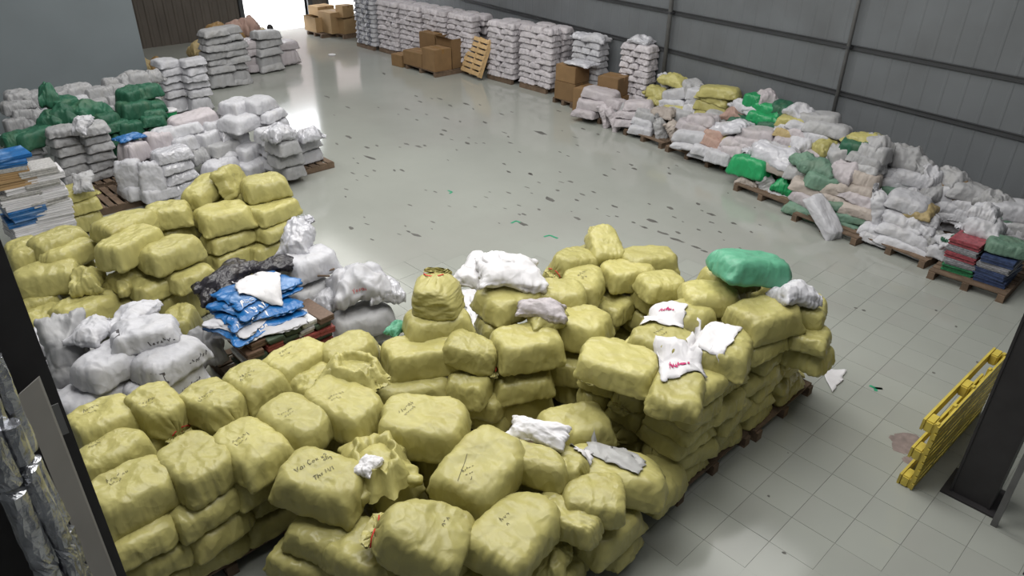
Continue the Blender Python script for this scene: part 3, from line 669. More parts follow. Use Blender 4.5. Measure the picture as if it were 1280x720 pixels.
G4 = 'yellow sacks of the pile topped by the cinched sack'
Q = [
 (546, 372, 1.36, .40, .52, .46, 40, 'neck', 'upright yellow sack cinched at its top with a red string', dict(var=2, tilt=(0, -84), tie='red')),
 (547, 402, 1.12, .70, .48, .27, -25, 'pillow', 'plump yellow sack directly under the cinched sack', dict(var=0)),
 (527, 443, .92, .82, .50, .33, -30, 'pillow', 'long smooth yellow sack across the front of middle pile', dict(var=1)),
 (590, 440, .98, .56, .42, .28, -62, 'neck', 'yellow sack with gathered red-tied neck on the middle pile', dict(var=2, tie='red', tilt=(0, 14))),
 (515, 486, .66, .80, .48, .30, -28, 'pillow', 'yellow sack under the long smooth sack of middle pile', dict(var=3)),
 (590, 475, .68, .66, .46, .30, 30, 'pillow', 'yellow sack sloping down beside the red-tied sack', dict(var=4)),
 (615, 492, .46, .66, .46, .28, 20, 'neck', 'yellow sack low in shadow below the red-tied sack', dict(var=0)),
 (625, 512, .26, .66, .46, .25, 10, 'pillow', 'yellow sack lowest in shadow of the middle pile', dict(var=2)),
 (560, 508, .36, .70, .5, .28, -20, 'pillow', 'yellow sack at the base of the middle pile behind the scribbled sack', dict(var=1)),
]
for q in Q: W_[q[8]] = put(*q[:9], group=G4, **q[9])
G5 = 'yellow sacks of the pile with white sheeting'
Q = [
 (658, 432, .98, .74, .56, .34, -30, 'pillow', 'boxy yellow sack at the front of the pile with white sheeting', dict(var=1)),
 (722, 408, .98, .70, .56, .36, -70, 'pillow', 'boxy yellow sack with radiating folds beside the lilac bundle', dict(var=3)),
 (640, 372, 1.14, .80, .60, .30, -10, 'pillow', 'shaded yellow sack under the white crumpled sheeting', dict(var=0)),
 (700, 368, 1.14, .6, .5, .26, -60, 'pillow', 'yellow sack behind the lilac bundle', dict(var=2)),
 (652, 475, .62, .66, .52, .28, -28, 'pillow', 'yellow sack below the boxy front sack of the sheeted pile', dict(var=4)),
 (650, 500, .34, .66, .5, .26, -26, 'pillow', 'yellow sack at the base of the sheeted pile', dict(var=2)),
 (622, 408, .88, .46, .44, .28, 60, 'pillow', 'dark shaded yellow sack between the middle and sheeted piles', dict(var=0)),
 (708, 455, .60, .6, .5, .28, -60, 'pillow', 'shaded yellow sack beneath the sack with radiating folds', dict(var=1)),
 (686, 396, 1.16, .45, .40, .16, -30, 'slack', 'slack folded yellow sack mouth beside the lilac bundle', dict(var=2)),
]
for q in Q: W_[q[8]] = put(*q[:9], group=G5, **q[9])
G6 = 'yellow sacks of the farthest near pile'
Q = [
 (753, 306, 1.22, .60, .46, .26, 60, 'neck', 'yellow sack with upstanding knot at the summit of its pile', dict(var=0, tilt=(0, -24))),
 (810, 326, 1.10, .72, .44, .27, -34, 'pillow', 'yellow sack with pointed end overlooking the open floor', dict(var=3)),
 (715, 327, 1.13, .58, .46, .26, 168, 'neck', 'yellow sack with brown gathered neck on the far pile', dict(var=2, tie='red', tilt=(0, -8))),
 (727, 356, 1.04, .72, .52, .30, 26, 'pillow', 'faceted yellow sack at the front of the far pile', dict(var=2)),
 (784, 342, 1.05, .64, .50, .28, -30, 'pillow', 'yellow sack in the middle of the far pile', dict(var=1)),
 (770, 383, .74, .60, .46, .28, 0, 'neck', 'yellow sack in the second layer of the far pile', dict(var=3)),
 (822, 358, .82, .58, .44, .28, -20, 'pillow', 'yellow sack under the pointed sack of the far pile', dict(var=0)),
 (740, 405, .5, .6, .46, .26, 0, 'pillow', 'yellow sack low down at the near side of far pile', dict(var=4)),
 (800, 390, .5, .6, .46, .26, -10, 'neck', 'yellow sack low down at the right end of far pile', dict(var=2)),
 (790, 415, .26, .6, .5, .24, -10, 'pillow', 'yellow sack at the base of the far pile', dict(var=2)),
]
for q in Q: W_[q[8]] = put(*q[:9], group=G6, **q[9])

# marker writing on the sacks
def write(label, lines, w=.007, m='ink', axis='z', name='marker_writing'): return ribbon(W_[label], lines, w, m, name, axis)
write('yellow sack lettered in black marker at near corner of front centre pile', handwriting('Vai Cox x2', -.16, -.12, .042, 62)+handwriting('ong', -.03, .06, .036, 62)+handwriting('Ths M/1', .0, -.12, .036, 62), .006)
write('large yellow sack with crossed black scribble in middle of front pile', scribble(4, -.22, .04, .036, 5, 3, -20)+[[(-.30, .02), (-.05, .12)]], .005)
write('broad pale yellow sack with faint scribble behind the open sack', scribble(5, -.18, -.10, .034, 7, 2, 70), .0045)
write('wide yellow sack with black marks low on the front edge', scribble(6, -.12, .06, .036, 3, 3, -10), .0045)
write('yellow sack tied with a knot at its top, front edge of pile', scribble(8, -.1, .0, .04, 3, 1, -100), .006)
for i, (k, a) in enumerate((('yellow sack topping the front-left stack, back corner beside the steel column', 0), ('yellow sack with red tie at its near end, second along the back row', 80), ('yellow sack third along the back row of front-left stack', 80),
        ('yellow sack fourth along the back row, below the printed booklets', 80), ('yellow sack at the far end of the back row beside the open sack', 0), ('yellow sack in middle of the stack beside the steel column', 0),
        ('plump yellow sack at the near corner beside the steel column', 0), ('broad yellow sack third in front row of front-left stack', 84), ('yellow sack fourth in front row, with faint writing at its far end', 84), ('big yellow sack with dark shaded near face beside front centre pile', 84))):
    write(k, scribble(20+i, -.02 if a else -.14, -.14 if a else .08, .032, 6, 2, a), .004)
write('yellow sack behind the lettered white sheet on the tall stack', scribble(41, -.05, -.1, .04, 5, 2, 70), .005)
write('faceted yellow sack at the front of the far pile', scribble(42, -.1, .03, .045, 5, 2, -20), .005)
# ------------------------------------------------------------------ middle distance: yellow stacks, grey-white heap, blue bundles
COLNAME.update(blue='blue_film_bundle', black='black_plastic_bag', paper='paper_bundle')
COLWORD.update(blue='blue printed', black='black plastic')
def batch(Q, group, colour='yellow'):
    for q in Q:
        kw = dict(q[9]) if len(q) > 9 else {}; kw.setdefault('colour', colour); W_[q[8]] = put(*q[:9], group=group, **kw)
batch([
 (159, 281, 1.10, .80, .52, .30, 20, 'neck', 'yellow sack topping the boxy stack, rear one with crumpled left end', dict(var=0)),
 (163, 308, 1.02, .84, .50, .36, 22, 'pillow', 'big boxy yellow sack at the near edge of its stack top', dict(var=1)),
 (211, 268, 1.05, .60, .48, .30, -20, 'pillow', 'yellow sack behind, touching the second boxy stack', dict(var=3)),
 (214, 316, .92, .76, .52, .34, 8, 'pillow', 'domed yellow sack with puckered top on the boxy stack', dict(var=2)),
 (163, 346, .66, .62, .46, .30, 16, 'slack', 'loosely folded yellow sack below the big boxy one', dict(var=0)),
 (194, 356, .58, .66, .5, .26, 12, 'pillow', 'yellow sack in the third layer of the boxy stack', dict(var=4)),
 (236, 345, .64, .6, .48, .24, 10, 'pillow', 'yellow sack under the domed one on the boxy stack', dict(var=0)),
 (218, 368, .36, .74, .5, .26, 10, 'pillow', 'yellow sack low in the boxy stack behind the grey heap', dict(var=1)),
 (152, 375, .36, .62, .46, .24, 80, 'neck', 'yellow sack low at the left end of the boxy stack', dict(var=2)),
 (185, 390, .2, .6, .45, .22, 10, 'pillow', 'yellow sack at the base of the boxy stack', dict(var=3)),
 (225, 398, .36, .66, .44, .28, 50, 'neck', 'yellow sack with torn white mouth beside the blue bundles', dict(var=3)),
], 'yellow sacks of the boxy mid-left stack')
batch([
 (256, 237, 1.16, .74, .44, .28, 22, 'pillow', 'yellow sack leaning against the upright one on the back stack', dict(var=2, tilt=(0, -14))),
 (290, 226, 1.24, .62, .50, .22, 40, 'pillow', 'yellow sack standing on edge at the back stack summit', dict(var=4, tilt=(62, 0))),
 (331, 233, 1.18, .66, .54, .32, -12, 'pillow', 'pointed yellow sack at the outer end of the back stack top', dict(var=0)),
 (281, 271, .96, .74, .60, .32, -8, 'pillow', 'cushion-like yellow sack at the near corner of the back stack', dict(var=3)),
 (340, 262, .92, .76, .54, .26, 8, 'pillow', 'yellow sack with drawn-out corner below the pointed sack', dict(var=1)),
 (285, 296, .70, .72, .52, .24, 4, 'pillow', 'yellow sack third layer, near corner of the back stack', dict(var=0)),
 (345, 285, .70, .66, .5, .22, 4, 'pillow', 'yellow sack third layer, outer end of the back stack', dict(var=2)),
 (287, 318, .46, .72, .52, .26, 4, 'pillow', 'yellow sack fourth layer, near corner of the back stack', dict(var=1)),
 (335, 308, .46, .70, .52, .26, 4, 'pillow', 'yellow sack fourth layer, outer end of the back stack', dict(var=4)),
 (288, 338, .22, .7, .5, .22, 0, 'pillow', 'yellow sack at the base of the back stack', dict(var=2)),
], 'yellow sacks of the back stack near the open floor')
batch([
 (72, 303, .96, .70, .46, .30, 20, 'pillow', 'yellow sack at the top rear of the far-left yellow pile', dict(var=0)),
 (84, 318, .86, .72, .44, .30, 200, 'neck', 'yellow sack with crumpled green-tied end, far-left yellow pile', dict(var=1)),
 (33, 318, .86, .66, .46, .34, 80, 'pillow', 'yellow sack partly hidden by the column, far-left yellow pile', dict(var=2)),
 (58, 346, .74, .76, .58, .36, 160, 'neck', 'big rounded yellow sack nearest the column edge, far-left yellow pile', dict(var=2)),
 (108, 349, .74, .46, .42, .32, 60, 'slack', 'small bundled yellow sack with dark strings, far-left yellow pile', dict(var=1)),
 (110, 386, .46, .76, .54, .32, 20, 'pillow', 'broad yellow sack below the small bundled one', dict(var=3)),
 (58, 400, .40, .58, .50, .34, 10, 'pillow', 'yellow sack just above the white label bag by the column', dict(var=0)),
 (46, 375, .52, .5, .5, .24, 0, 'pillow', 'yellow sack squeezed below the big rounded one', dict(var=4)),
], 'yellow sacks of the far-left pile')
# grey-white heap
batch([
 (86, 440, .86, .84, .46, .34, 76, 'slack', 'tall slumped dusty grey-white sack leaning at the heap end', dict(colour='grey', tilt=(0, -55), var=0)),
 (143, 450, .88, .78, .50, .30, 16, 'pillow', 'grey-white printed sack lying across the middle of the heap', dict(colour='white', var=2)),
 (180, 416, 1.06, .66, .46, .26, -14, 'pillow', 'grey-white sack with black text on top of the heap', dict(colour='white', var=4)),
 (165, 393, 1.10, .58, .44, .20, 40, 'slack', 'white sack with lifted corner at the heap summit', dict(colour='white', var=1, tilt=(-12, 0))),
 (212, 448, .86, .70, .50, .28, 18, 'pillow', 'grey-white sack with dark square print at the right of the heap', dict(colour='white', var=0)),
 (206, 478, .62, .78, .50, .26, 12, 'pillow', 'grey-white sack with printed line below the dark square print', dict(colour='white', var=1)),
 (122, 495, .60, .74, .52, .28, 6, 'pillow', 'grey-white sack bottom left of the heap above yellow sacks', dict(colour='white', var=3)),
 (116, 412, 1.08, .46, .36, .20, 40, 'slack', 'crumpled white sack mouth with pink stain on the heap', dict(colour='white', var=2)),
 (56, 438, .62, .60, .40, .22, 100, 'slack', 'white sack with black square label against the column', dict(colour='white', var=1, tilt=(0, -58))),
 (88, 500, .58, .5, .44, .26, 80, 'slack', 'slumped grey-white sack at the bottom left behind the column', dict(colour='white', var=0)),
 (200, 505, .36, .76, .5, .24, 8, 'pillow', 'grey-white sack lowest of the heap behind the yellow back row', dict(colour='white', var=4)),
], 'grey-white sacks of the printed heap')
for k, a in (('grey-white sack with dark square print at the right of the heap', -.34), ('grey-white sack with printed line below the dark square print', -.36)):
    patch(W_[k], a, a+.12, -.06, .05, 'darklabel', axis='y')
patch(W_['grey-white sack with black text on top of the heap'], -.34, -.2, -.12, .02, 'darklabel')
patch(W_['white sack with black square label against the column'], -.2, -.06, -.08, .06, 'darklabel')
for i, k in enumerate(('grey-white sack with black text on top of the heap', 'grey-white printed sack lying across the middle of the heap', 'grey-white sack with dark square print at the right of the heap', 'grey-white sack with printed line below the dark square print', 'grey-white sack bottom left of the heap above yellow sacks')):
    ribbon(W_[k], scribble(60+i, .0, -.03, .045, 7, 1, 0), .010, 'darklabel', 'printed_lettering', 'y')
# white bags behind the blue bundles
batch([
 (372, 296, 1.16, .60, .44, .30, 40, 'slack', 'crumpled grey plastic bag flaring up above the sticks', dict(colour='silver', var=2, tilt=(0, -30))),
 (388, 328, .92, .66, .50, .30, 0, 'pillow', 'white sack lashed under wooden sticks beside blue bundles', dict(colour='white', var=3)),
 (386, 365, .60, .60, .48, .30, 0, 'pillow', 'grey-white sack below the lashed one beside blue bundles', dict(colour='grey', var=0)),
 (388, 392, .34, .60, .48, .26, 0, 'pillow', 'grey-white sack at the base beside blue bundles', dict(colour='grey', var=1)),
 (448, 352, .82, .72, .62, .46, -20, 'slack', 'big white sack with red and blue print on the open side', dict(colour='white', var=0)),
 (482, 362, .72, .46, .40, .30, -30, 'slack', 'smaller white plastic bag beside the big printed one', dict(colour='silver', var=1)),
 (452, 398, .40, .80, .56, .30, -24, 'pillow', 'grey-white sack under the big printed white sack', dict(colour='grey', var=2)),
 (410, 375, .62, .40, .36, .26, 20, 'slack', 'small white bag tucked between the two white piles', dict(colour='white', var=2)),
 (408, 425, .26, .46, .40, .24, 0, 'slack', 'small grey plastic bag on the floor behind yellow sacks', dict(colour='silver', var=0)),
], 'white bags around the blue bundles')
ribbon(W_['big white sack with red and blue print on the open side'], handwriting('Yosai', -.12, -.02, .05, 10), .007, 'redink', 'printed_lettering', 'y')
for i, (a, b) in enumerate((((362, 352), (418, 336)), ((366, 344), (412, 345)))):
    p0, p1 = at(*a, .84), at(*b, .86); o = MB().tube([p0, p1], .012, 6).build('wooden_stick', 'pallet'); tag(o, ('lower' if i == 0 else 'upper')+' wooden stick lashed across the white sack', 'stick', 'sticks on the white sack')

# printed booklets and blue film bundles
BC = [('booklet_dark', (.05, .07, .045)), ('booklet_red', (.22, .05, .04)), ('booklet_pale', (.42, .41, .40)), ('booklet_brown', (.12, .075, .05)), ('booklet_white', (.6, .6, .6))]
for n, c in BC: M[n] = mat(n+'_paper', c, .5, .3, 30)
blk = {}
def bundle(x, y, z, w, d, h, yaw, mt, label, group, name='booklet_bundle', n=4, cat='booklets'):
    """a tied bundle: several thin booklets, each with its own edge"""
    key = (round(w, 2), round(d, 2), round(h, 3), mt, n)
    if key not in blk:
        r = random.Random(len(blk)); blk[key] = []
        for k in range(n):
            a, b = r.uniform(-.012, .012), r.uniform(-.012, .012)
            blk[key].append(bevel_box('booklet', -w/2+a, w/2+a, -d/2+b, d/2+b, h*k/n, h*(k+.94)/n, mt, min(.004, h/n*.3)))
    e = empty(name, (x, y, z), R(yaw)); tag(e, label, cat, group)
    for me in blk[key]: link('booklet', me, e)
    return e
pm = at(322, 425, .4); mx_, my_ = 2.82, 6.80
for k in range(8):
    for j in range(5):
        bundle(mx_+(j-2)*.20+RNG.uniform(-.012, .012)+(.04 if k % 2 else 0), my_-.2+RNG.uniform(-.03, .03), .13+k*.076, .185, .5, .072, RNG.uniform(-4, 4), ('booklet_white' if k < 1 else RNG.choice(['booklet_dark', 'booklet_red', 'booklet_pale', 'booklet_brown', 'booklet_dark', 'booklet_white'])),
               'bundle of printed booklets, %s layer up, %s from left, under blue bundles' % (ORD[k], ORD[j]), 'printed booklets under the blue bundles', n=2)
batch([
 (330, 404, .77, .86, .62, .08, -8, 'slack', 'ragged white film sheet bundle at the foot of the blue ones', dict(colour='white', var=1)),
 (312, 391, .84, .84, .66, .08, 20, 'slack', 'ragged white film bundle in between the blue ones', dict(colour='white', var=0)),
 (318, 398, .80, .92, .70, .09, 8, 'slack', 'lowest blue printed film bundle with white frayed edge', dict(colour='blue', var=0)),
 (322, 383, .88, .90, .68, .09, -6, 'slack', 'second blue printed film bundle from below', dict(colour='blue', var=1)),
 (318, 370, .95, .88, .66, .09, 16, 'slack', 'third blue printed film bundle from below', dict(colour='blue', var=0)),
 (322, 358, 1.01, .90, .62, .10, 2, 'slack', 'uppermost blue printed film bundle under the white sheet', dict(colour='blue', var=1)),
 (355, 395, .76, .50, .34, .10, 14, 'slack', 'white film roll end sticking out under the blue bundles', dict(colour='white', var=1)),
 (300, 410, .72, .50, .4, .10, 20, 'slack', 'pale frayed film bundle between booklets and blue bundles', dict(colour='white', var=0)),
 (285, 343, 1.0, .80, .44, .20, 30, 'slack', 'black plastic bag slumped behind the blue bundles', dict(colour='black', var=0)),
 (345, 330, 1.02, .60, .34, .18, -10, 'slack', 'black plastic bag end near the grey plastic bag', dict(colour='black', var=1)),
 (264, 362, .92, .50, .36, .20, 80, 'slack', 'black plastic bag corner hanging beside the blue bundles', dict(colour='black', var=0)),
 (256, 430, .46, .56, .44, .40, 70, 'slack', 'dark grey cloth bag slumped between heap and booklets', dict(colour='grey', var=1)),
], 'bundles on the booklet pallet')
for i_, k in enumerate(('lowest blue printed film bundle with white frayed edge', 'second blue printed film bundle from below', 'third blue printed film bundle from below', 'uppermost blue printed film bundle under the white sheet')):
    W_[k]['category'] = 'film bundle'
    ribbon(W_[k], scribble(80+i_, -.36, -.02, .07, 7, 1, 0), .016, 'paper', 'printed_lettering', 'y')

# ------------------------------------------------------------------ the far-left piles of white and green sacks
def stack_col(u, vb, n, L, W, T, yaw, colour, where, kinds=('pillow',), jit=.04, z0=.13):
    p = at(u, vb, 0)
    for k in range(n):
        sack((p[0]+RNG.uniform(-jit, jit), p[1]+RNG.uniform(-jit, jit), z0+T*(k+.5)), (L*RNG.uniform(.95, 1.05), W*RNG.uniform(.95, 1.05), T*1.1), yaw+RNG.uniform(-8, 8)+RNG.choice((0, 180)), RNG.choice(kinds), colour,
             '%s sack, %s layer up, %s' % (COLWORD[colour], ORD[k], where), 'sacks '+where, (RNG.uniform(-4, 4), RNG.uniform(-4, 4)))
    return p
p = stack_col(99, 233, 6, .52, .48, .165, 0, 'grey', 'left column of small grey stack beside upright sacks'); pallet(p[0]+.24, p[1], 0, 1.1, 1.0, 'wooden pallet under the small grey stack')
stack_col(132, 228, 6, .52, .48, .165, 0, 'grey', 'right column of small grey stack beside upright sacks')
pallet(*at(152, 250)[:2], 0, 1.0, 1.0, 'empty wooden pallet with bare slats beside the small yellow stack')
p = stack_col(110, 286, 3, .58, .44, .20, 0, 'yellow', 'little three-sack yellow stack on the empty-slat pallet', ('neck', 'pillow'))
W_['rag'] = put(103, 226, .85, .42, .34, .14, 60, 'slack', 'grey rag draped over the little yellow stack', 'grey', tilt=(0, -35), var=1)
W_['topc'] = put(101, 155, 1.28, .42, .34, .20, 30, 'slack', 'white crumpled bag standing on the small grey stack', 'white', tilt=(0, -40), var=1)
W_['up1'] = put(162, 224, .45, .70, .50, .20, 50, 'pillow', 'upright white sack on the left of the standing two', 'white', tilt=(0, -80), var=2)
W_['up2'] = put(191, 228, .42, .74, .46, .20, 70, 'pillow', 'upright white sack on the right of the standing two', 'white', tilt=(0, -76), var=4)
stack_col(228, 246, 4, .64, .52, .19, 0, 'silver', 'film-wrapped low stack behind the back yellow stack', ('slack', 'pillow'))
def heapx(Q, group, where, y0=None, x0=None, k=0.6):
    """sacks of a sloping heap: each is put where its pixel ray meets the bank; labels by row, colour and order"""
    pts = []
    for q in Q:
        u, v, L, W, T, yaw, kind, colour = q[:8]; kw = q[8] if len(q) > 8 else {}
        p = on_slope_y(u, v, kw.get('y0', y0), kw.get('k', k)) if y0 is not None else on_slope_x(u, v, kw.get('x0', x0), kw.get('k', k))
        z = max(p[2], T/2+.02)
        if y0 is None: p[0] = min(p[0], wall_x(p[1])-.12-W/2)
        pts.append([z, u, (p[0], p[1], z), q])
    zs = sorted(a[0] for a in pts); lo, hi = zs[len(zs)//3], zs[2*len(zs)//3]
    rows = {}
    for a in pts:
        row = 'bottom' if a[0] < lo else ('middle' if a[0] < hi else 'top'); rows.setdefault((row, a[3][7]), []).append(a)
    for (row, col), lst in rows.items():
        lst.sort(key=lambda a: a[1])
        for i, (z, u, loc, q) in enumerate(lst):
            L, W, T, yaw, kind, colour = q[2:8]; kw = q[8] if len(q) > 8 else {}
            nm = '%s sack, %s%s row of %s' % (COLWORD[colour], (ORD[i]+' from left, ') if len(lst) > 1 else '', row, where)
            sack(loc, (L, W, T), yaw, kind, colour, kw.get('label', nm), group, kw.get('tilt', (RNG.uniform(-8, 8), RNG.uniform(-8, 8))), kw.get('var'))
heapx([
 (168, 189, .50, .46, .40, 20, 'pillow', 'lilac'), (198, 176, .50, .46, .36, 0, 'pillow', 'lilac'), (241, 150, .90, .50, .26, 0, 'pillow', 'lilac'), (226, 163, .80, .46, .26, -10, 'pillow', 'white'),
 (205, 168, .5, .45, .26, -30, 'pillow', 'white'), (229, 180, .5, .4, .3, 0, 'pillow', 'white'), (259, 173, .52, .4, .32, 20, 'pillow', 'white'), (200, 193, .46, .4, .26, 0, 'slack', 'white'), (214, 190, .4, .36, .2, 40, 'slack', 'white'),
 (268, 160, .5, .4, .3, 0, 'pillow', 'white'), (289, 168, .60, .44, .46, 0, 'slack', 'silver'), (278, 184, .70, .46, .24, 20, 'pillow', 'grey'), (281, 194, .55, .40, .22, 10, 'slack', 'white'), (310, 190, .52, .44, .32, 10, 'pillow', 'white'),
 (275, 207, .76, .5, .30, 20, 'pillow', 'white'), (318, 207, .60, .46, .24, 0, 'pillow', 'white'), (250, 195, .4, .4, .3, 0, 'slack', 'grey'), (283, 141, .4, .4, .22, 0, 'slack', 'grey'),
], 'white sacks of the left mid heap', 'white heap behind back yellow stack', y0=12.6, k=1.1)
W_['flat1'] = put(296, 133, 1.12, .66, .56, .28, 20, 'pillow', 'flat-topped white sack on the left of the pair', 'white', var=1)
W_['flat2'] = put(322, 130, 1.14, .66, .56, .28, 20, 'pillow', 'flat-topped white sack on the right of the pair', 'white', var=0)
W_['flat3'] = put(336, 143, .95, .70, .50, .22, 30, 'pillow', 'white sack under the flat-topped pair, toward the open floor', 'white', var=4)
W_['flat4'] = put(302, 152, .92, .80, .60, .30, 20, 'pillow', 'white sack under the flat-topped pair, toward the heap', 'white', var=3)
p = stack_col(347, 216, 3, .58, .54, .25, 0, 'white', 'left column on the white pallet stack by the open floor', ('pillow',), .02)
stack_col(383, 209, 2, .60, .54, .25, 0, 'white', 'right column on the white pallet stack by the open floor', ('pillow',), .02)
pallet(*at(368, 210)[:2], 0, 1.2, 1.0, 'wooden pallet under the white stack by the open floor')
W_['cap1'] = put(348, 165, 1.02, .56, .52, .32, 10, 'slack', 'film-wrapped white sack topping the white pallet stack', 'silver', var=1)
W_['cap2'] = put(386, 168, .76, .52, .42, .28, 0, 'slack', 'loose white bag with red strings on the white pallet stack', 'silver', var=2)
W_['cloth'] = put(161, 171, .98, .50, .34, .10, 10, 'slack', 'crumpled bright blue cloth on the pinkish white sacks', 'blue', var=0); W_['cloth']['category'] = 'cloth'; W_['cloth'].name = 'blue_cloth'
heapx([
 (184, 114, .56, .5, .30, 0, 'pillow', 'dkgreen'), (163, 120, .5, .46, .34, 20, 'pillow', 'dkgreen'), (168, 136, .66, .5, .34, 0, 'pillow', 'dkgreen'), (190, 132, .5, .4, .22, 0, 'pillow', 'dkgreen'), (190, 141, .5, .4, .2, 0, 'pillow', 'dkgreen'), (190, 150, .5, .4, .22, 0, 'pillow', 'dkgreen'),
 (161, 158, .5, .4, .26, 10, 'pillow', 'dkgreen'), (132, 150, .5, .45, .3, 10, 'pillow', 'dkgreen'), (108, 140, .80, .6, .50, 30, 'slack', 'dkgreen'), (82, 148, .70, .6, .60, 60, 'slack', 'dkgreen'), (64, 150, .6, .5, .4, 60, 'slack', 'dkgreen'),
 (76, 175, .6, .5, .4, 80, 'slack', 'dkgreen'), (42, 172, .8, .5, .34, 20, 'pillow', 'dkgreen'), (20, 175, .5, .5, .3, 0, 'pillow', 'dkgreen'), (80, 128, .5, .4, .2, 20, 'pillow', 'dkgreen'), (145, 157, .5, .4, .2, 0, 'pillow', 'dkgreen'),
 (17, 173, .42, .34, .16, 0, 'pillow', 'white'), (60, 120, .5, .34, .5, 80, 'slack', 'dkgreen'),
], 'dark green sacks of the left pile', 'the dark green pile by the partition', y0=14.0, k=1.0)
heapx([
 (22, 120, .5, .4, .24, 0, 'pillow', 'grey'), (42, 124, .5, .4, .28, 10, 'pillow', 'grey'), (18, 133, .5, .4, .24, 0, 'pillow', 'grey'), (28, 143, .4, .4, .24, 0, 'pillow', 'grey'), (45, 145, .4, .4, .3, 30, 'slack', 'grey'), (20, 156, .42, .4, .28, 0, 'pillow', 'grey'), (38, 158, .4, .4, .3, 50, 'slack', 'grey'),
 (75, 119, .5, .4, .26, 40, 'pillow', 'grey'), (97, 113, .6, .4, .28, 10, 'pillow', 'grey'), (101, 123, .34, .34, .16, 0, 'pillow', 'white'), (66, 138, .55, .3, .14, 40, 'pillow', 'white'), (118, 117, .5, .42, .28, 10, 'pillow', 'grey'), (134, 114, .4, .36, .24, 10, 'pillow', 'grey'),
 (120, 130, .5, .4, .26, 10, 'pillow', 'grey'), (142, 126, .4, .36, .24, 10, 'pillow', 'grey'), (130, 137, .4, .34, .18, 10, 'pillow', 'grey'), (138, 104, .34, .3, .22, 0, 'pillow', 'grey'), (147, 112, .4, .36, .26, 10, 'pillow', 'grey'),
 (157, 100, .5, .4, .3, 30, 'slack', 'grey'), (172, 98, .52, .42, .30, 0, 'pillow', 'grey'), (192, 95, .40, .36, .30, 0, 'slack', 'grey'), (30, 130, .4, .4, .2, 0, 'pillow', 'grey'),
], 'grey-white sacks against the partition', 'the grey-white row against the partition', y0=15.4, k=1.1)
for u, vb, w in ((222, 139, 'left column of tall white stack left of floor glare'), (251, 137, 'right column of tall white stack left of floor glare')):
    stack_col(u, vb, 7, .58, .52, .172, 0, 'white', w, ('pillow',), .05, .02)
for u, vb, w in ((276, 108, 'left column of the double-height far stack'), (297, 104, 'right column of the double-height far stack')):
    stack_col(u, vb, 8, .72, .60, .185, 0, 'grey', w, ('pillow',), .06, .02)
for u, vb, n, w in ((318, 89, 4, 'left column of the far stack by the doorway'), (339, 88, 5, 'middle column of the far stack by the doorway'), (357, 80, 3, 'right column of the far stack by the doorway')):
    stack_col(u, vb, n, .80, .62, .22, 0, 'lilac' if n != 5 else 'grey', w, ('pillow',), .06, .02)
heapx([(296, 35, .8, .6, .5, 0, 'slack', 'pinkbrown'), (310, 33, .8, .7, .6, 20, 'slack', 'pinkbrown'), (305, 44, .8, .6, .5, 0, 'slack', 'brown'), (322, 42, .6, .5, .3, 0, 'pillow', 'tan'), (273, 38, .8, .6, .5, 0, 'slack', 'brown'),
       (178, 80, .7, .5, .4, 0, 'slack', 'tan'), (195, 80, .7, .5, .4, 20, 'slack', 'brown'), (250, 60, .7, .6, .5, 0, 'slack', 'tan')], 'brown sacks at the far end', 'the brown sacks behind the far stacks', y0=21.6, k=.3)
# small green tub with a white lid
tub = empty('plastic_tub', at(213, 152, .0)); e_ = at(213, 147, .72); tub.location = (e_[0], e_[1], .62); tag(tub, 'small green plastic tub with white lid on the white heap', 'tub')
MB().tube([(0, 0, 0), (0, 0, .02), (0, 0, .22), (0, 0, .24)], [.12, .125, .145, .145], 16).build('tub_body', 'green', tub, True)
MB().tube([(0, 0, .24), (0, 0, .26), (0, 0, .275)], [.16, .16, .13], 16).build('lid', 'paper', tub)
# stacked paper bundles by the column
def paper_col(u, vb, items, where, w=.5, d=.5):
    p = at(u, vb, 0); z = .02
    for k, (mt, h) in enumerate(items):
        bundle(p[0]+RNG.uniform(-.035, .035), p[1]+RNG.uniform(-.035, .035), z, w*RNG.choice((.9, 1, 1.06)), d, h, RNG.uniform(-9, 9), mt, '%s, %s up, %s' % ({'paper': 'white paper bundle', 'blue': 'blue wrapped paper bundle', 'cartonlight': 'tan carton slab', 'booklet_pale': 'pale paper bundle'}[mt], ORD[k], where), 'bundles '+where, 'paper_bundle', 3, 'paper'); z += h
P_, B_, C_, G_ = 'paper', 'blue', 'cartonlight', 'booklet_pale'
paper_col(45, 305, [(P_, .10), (G_, .09), (P_, .10), (P_, .09), (B_, .10), (B_, .08), (B_, .10), (P_, .08), (P_, .08), (G_, .07), (P_, .09), (C_, .14), (C_, .10), (G_, .06), (B_, .09), (B_, .06)], 'left paper column near steel column')
paper_col(75, 297, [(P_, .11), (P_, .11), (P_, .10), (P_, .10), (P_, .11), (P_, .10), (G_, .08), (P_, .10), (P_, .09), (G_, .09), (P_, .10), (G_, .10)], 'right paper column near steel column')
